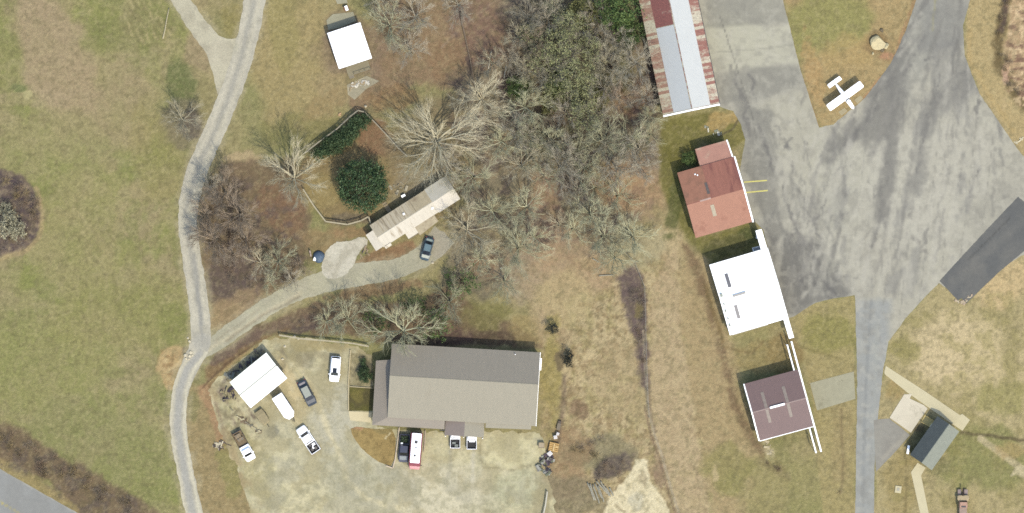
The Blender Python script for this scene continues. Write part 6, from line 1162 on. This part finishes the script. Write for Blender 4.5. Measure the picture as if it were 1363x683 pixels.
# heap beside the drive
o = thing('tarp_heap', 'blue tarp draped over a mound beside the gravel parking', 'tarp', W(424.5, 342), 0); m = MB()
m.loft([[(r_ * math.cos(a) * (1 + .12 * math.sin(3 * a)), r_ * 1.1 * math.sin(a), z) for a in [2 * math.pi * k / 18 for k in range(18)]] for r_, z in ((1.15, .0), (1.05, .45), (.75, .85), (.35, 1.05), (.05, 1.08))]); m.build('cover', M("slate_blue_tarp", (96, 116, 138), .15, 1.5, .6, bump=.5), o, True)
simple('bin', 'small white bin leaning on the blue tarp heap', 'bin', 419.3, 345, -20, [('body', MWHITE, [(-.22, .22, -.32, .32, 0, .8)]), ('lid', MWHITE, [(-.25, .25, -.35, .35, .8, .86)])])
simple('board', 'narrow pale board standing west of the blue tarp heap', 'board', 413.5, 337.5, 12, [('plank', M("pink_board", (206, 184, 172), .08), [(-.12, .12, -.6, .6, 0, .9)]), ('batten', MWOOD, [(-.14, .14, -.05, .05, .9, .94)])])
# junk row at the lot's east edge
MOR = M("orange_pallet_wood", (218, 178, 112), .16, 2, .8); bx = []
for k in range(5): bx.append((-.95, .95, -.8 + k * .36, -.8 + k * .36 + .26, .62, .68))
o = simple('pallet_stack', 'orange-brown stack of timber pallets at the east edge of the dirt lot', 'pallets', 737, 595.3, -12, [('deck', MOR, bx), ('block', M("pallet_blocks", (150, 118, 80), .15, 2), [(-.95, -.75, -.8, .8, 0, .62), (-.1, .1, -.8, .8, 0, .62), (.75, .95, -.8, .8, 0, .62)]), ('top_board', M("pale_pallet_board", (236, 208, 152), .1, 2), [(-.1, .12, -.7, .75, .68, .76), (.3, .9, .1, .3, .68, .74)])])
simple('crate', 'square grey-tan crate west of the orange pallet stack', 'crate', 720.8, 592.5, -3, [('box', M("crate_tan", (190, 174, 146), .1, 2), [(-.55, .55, -.5, .5, 0, .8)]), ('rim', MWOOD, [(-.6, -.52, -.55, .55, .75, .86), (.52, .6, -.55, .55, .75, .86), (-.52, .52, -.55, -.47, .75, .86), (-.52, .52, .47, .55, .75, .86)])])
for i, (x, y, w_, h_, lb) in enumerate([(742.3, 577.3, .27, .8, 'white appliance at the top of the junk row, upper one'), (739.2, 581.7, .34, .95, 'white appliance at the top of the junk row, lower one'), (731.8, 603.5, .42, .9, 'pinkish white appliance just below the orange pallet stack')]):
    simple('appliance', lb, 'appliance', x, y, -20 + 30 * i, [('cabinet', MWHITE, [(-w_, w_, -w_, w_, 0, h_)]), ('lid', M("appliance_lid", (236, 230, 226), .05), [(-w_ * .92, w_ * .92, -w_ * .92, w_ * .92, h_, h_ + .05)])])
m = MB(); rr = random.Random(8)
def pile(name, label, pts, n, mats, sz, zmax, cat='scrap', seed=1):
    r = random.Random(seed); m = MB()
    for i in range(n):
        p, q = r.choice(pts), r.choice(pts); t = r.random(); x = p[0] + (q[0] - p[0]) * t; y = p[1] + (q[1] - p[1]) * t; w = W(x, y, r.uniform(.05, zmax)); a = r.uniform(0, 3.14); L = r.uniform(*sz); b = L * r.uniform(.1, .5); u = Vector((math.cos(a), math.sin(a), r.uniform(-.3, .3))) * L / 2; v = Vector((-math.sin(a), math.cos(a), r.uniform(-.2, .2))) * b / 2
        m.slab([w - u - v, w + u - v, w + u + v, w - u + v], .05, r.randrange(len(mats)))
    return tag(m.build(name, mats), label, cat)
pile('scrap_heap', 'dark scrap heap with grey boards, below the orange pallet stack', [(722, 612), (716, 624), (730, 630), (734, 612), (728, 606)], 60, [M("scrap_dark", (70, 62, 72), .2, 3), M("scrap_purple", (96, 84, 92), .2, 3), M("scrap_grey", (170, 170, 160), .15, 3), M("scrap_green", (110, 116, 96), .2, 3)], (.4, 1.6), .6, seed=4)
pile('scrap_heap', 'odds and ends along the north-west wall of the white garage', [(304, 505), (330, 485), (348, 470), (342, 470), (302, 500)], 50, [M("odds_dark", (84, 78, 84), .2, 3), M("odds_grey", (140, 142, 132), .15, 3), M("odds_tan", (152, 140, 108), .15, 3)], (.4, 1.6), .5, seed=5)
pile('scrap_heap', 'dark odds and ends west of the white garage\'s south-west end', [(296, 522), (308, 518), (312, 530), (300, 532)], 26, [M("odds_dark_b", (78, 70, 80), .2, 3), M("odds_tan_b", (160, 150, 116), .15, 3)], (.4, 1.5), .6, seed=6)
pile('scrap_heap', 'scattered boards and scrap south-west of the white garage', [(308, 545), (326, 560), (334, 566), (318, 556), (345, 575)], 34, [M("odds_brown", (128, 110, 88), .2, 3), M("odds_cream", (206, 196, 160), .15, 3), M("odds_grey_b", (140, 136, 118), .15, 3)], (.3, 1.3), .3, seed=7)
pile('scrap_heap', 'pale boards and scrap by the west pickup, at the lot corner', [(286, 592), (296, 588), (304, 592), (294, 598)], 24, [M("odds_dark_c", (96, 86, 80), .2, 3), M("odds_cream_b", (216, 206, 178), .15, 3)], (.4, 1.4), .3, seed=9)
pile('scrap_heap', 'white building scrap on the concrete south of the cabin', [(466, 118), (478, 114), (490, 110), (484, 108), (470, 112)], 40, [M("odds_white", (230, 224, 206), .08, 3), M("odds_tan_c", (180, 160, 124), .15, 3), M("odds_white_b", (216, 212, 200), .08, 3)], (.25, 1.1), .25, seed=10)
pile('scrap_heap', 'pale rubbish in the dark hollow at the south of the wood', [(750, 140), (758, 142), (744, 144)], 10, [M("odds_white_c", (206, 204, 192), .08, 3), M("odds_dark_d", (92, 84, 84), .2, 3)], (.4, 1.4), .3, seed=11)
pile('scrap_heap', 'white scraps in the grass between the silver hangar and the red roof', [(938, 170), (956, 178), (960, 177), (952, 180), (939, 168)], 14, [M("odds_white_d", (222, 220, 204), .08, 3), M("odds_grey_c", (160, 164, 142), .1, 3)], (.25, .9), .2, seed=12)
pile('stone_edging', 'broken pale rubble along the end of the dark asphalt patch', [(1272, 400), (1280, 403), (1286, 399), (1294, 393), (1284, 404)], 36, [M("rubble_pale", (214, 200, 168), .1, 3), M("rubble_pink", (196, 176, 152), .1, 3)], (.2, .8), .12, 'rubble', seed=13)
pile('scrap_heap', 'boards and clutter at the foot of the mobile home, south-west corner', [(486, 330), (492, 338), (480, 344), (482, 336)], 16, [M("odds_dark_e", (96, 88, 84), .2, 3), M("odds_tan_d", (168, 150, 122), .15, 3)], (.3, 1.1), .25, seed=14)
pile('scrap_heap', 'pale clutter behind the mobile home, north side', [(520, 250), (535, 244), (542, 250), (528, 258)], 18, [M("odds_pale_e", (188, 180, 156), .12, 3), M("odds_grey_d", (150, 146, 130), .15, 3)], (.3, 1.2), .3, seed=15)
simple('gas_tank', 'small white gas tank behind the mobile home', 'tank', 537, 260.8, 25, [('tank', MWHITE, [(-.42, .42, -.24, .24, .2, .72)]), ('leg', MDK, [(-.3, -.22, -.2, .2, 0, .2), (.22, .3, -.2, .2, 0, .2)])])
simple('white_bench', 'slim white bench on the grass west of the grey shed', 'bench', 1208.5, 598.5, 82, [('seat', MWHITE, [(-.85, .85, -.22, .22, .42, .48)]), ('leg', MWHITE, [(-.75, -.65, -.2, .2, 0, .42), (.65, .75, -.2, .2, 0, .42)])])
simple('utility_cover', 'square pale utility cover in the grass by the hangar road', 'cover', 1195.5, 651.5, -8, [('slab', MC1, [(-.62, .62, -.7, .7, 0, .18)]), ('hatch', M("hatch_grey", (190, 186, 168), .08), [(-.25, .25, -.3, .3, .18, .22)])])
simple('air_conditioner', 'white air unit at the north wall of the white hangar', 'air unit', 1007.5, 331.0, 14, [('cabinet', MWHITE, [(-.9, .9, -.35, .35, .1, .9)]), ('grille', M("grille_grey", (170, 172, 176), .1), [(-.8, .8, -.28, .28, .9, .93)]), ('pad', MC2, [(-1, 1, -.45, .45, 0, .1)])])
simple('barrel', 'small pale barrel by the apron corner of the red-roofed hangar', 'barrel', 1008, 315.5, 0, [('drum', MWHITE, [(-.28, .28, -.28, .28, 0, .9)]), ('lid', MDK, [(-.2, .2, -.2, .2, .9, .93)])])
simple('wood_pile', 'dark stacked oddments at the gable of the brown house, junk row top', 'wood pile', 744, 566, 78, [('stack', M("stack_dark", (110, 98, 88), .2, 3), [(-.9, .9, -.3, .3, 0, .5)]), ('cover', M("stack_cover", (140, 130, 112), .1, 3), [(-.95, .4, -.34, .34, .5, .54)])])
simple('dog_kennel', 'small grey kennel on the slab just north of the cabin', 'kennel', 461, 11.5, 20, [('box', M("kennel_tan", (150, 112, 84), .15, 2), [(-.5, .5, -.45, .45, 0, .8)]), ('roof', MWHITE, [(-.2, .35, -.5, .5, .8, .88)])])
pile('scrap_heap', 'low grey boards on the grass at the south of the plum hangar', [(1016, 584), (1022, 588), (1027, 600), (1024, 606)], 14, [M("odds_cream_f", (206, 194, 160), .1, 3), M("odds_cream_g", (190, 178, 148), .1, 3)], (.4, 1.2), .12, seed=16)
pile('stone_edging', 'pale stones by the apron edge at the far north-east', [(1352, 190), (1361, 184), (1357, 188)], 12, [M("rubble_pale_b", (222, 210, 176), .1, 3)], (.3, .9), .15, 'rubble', seed=17)
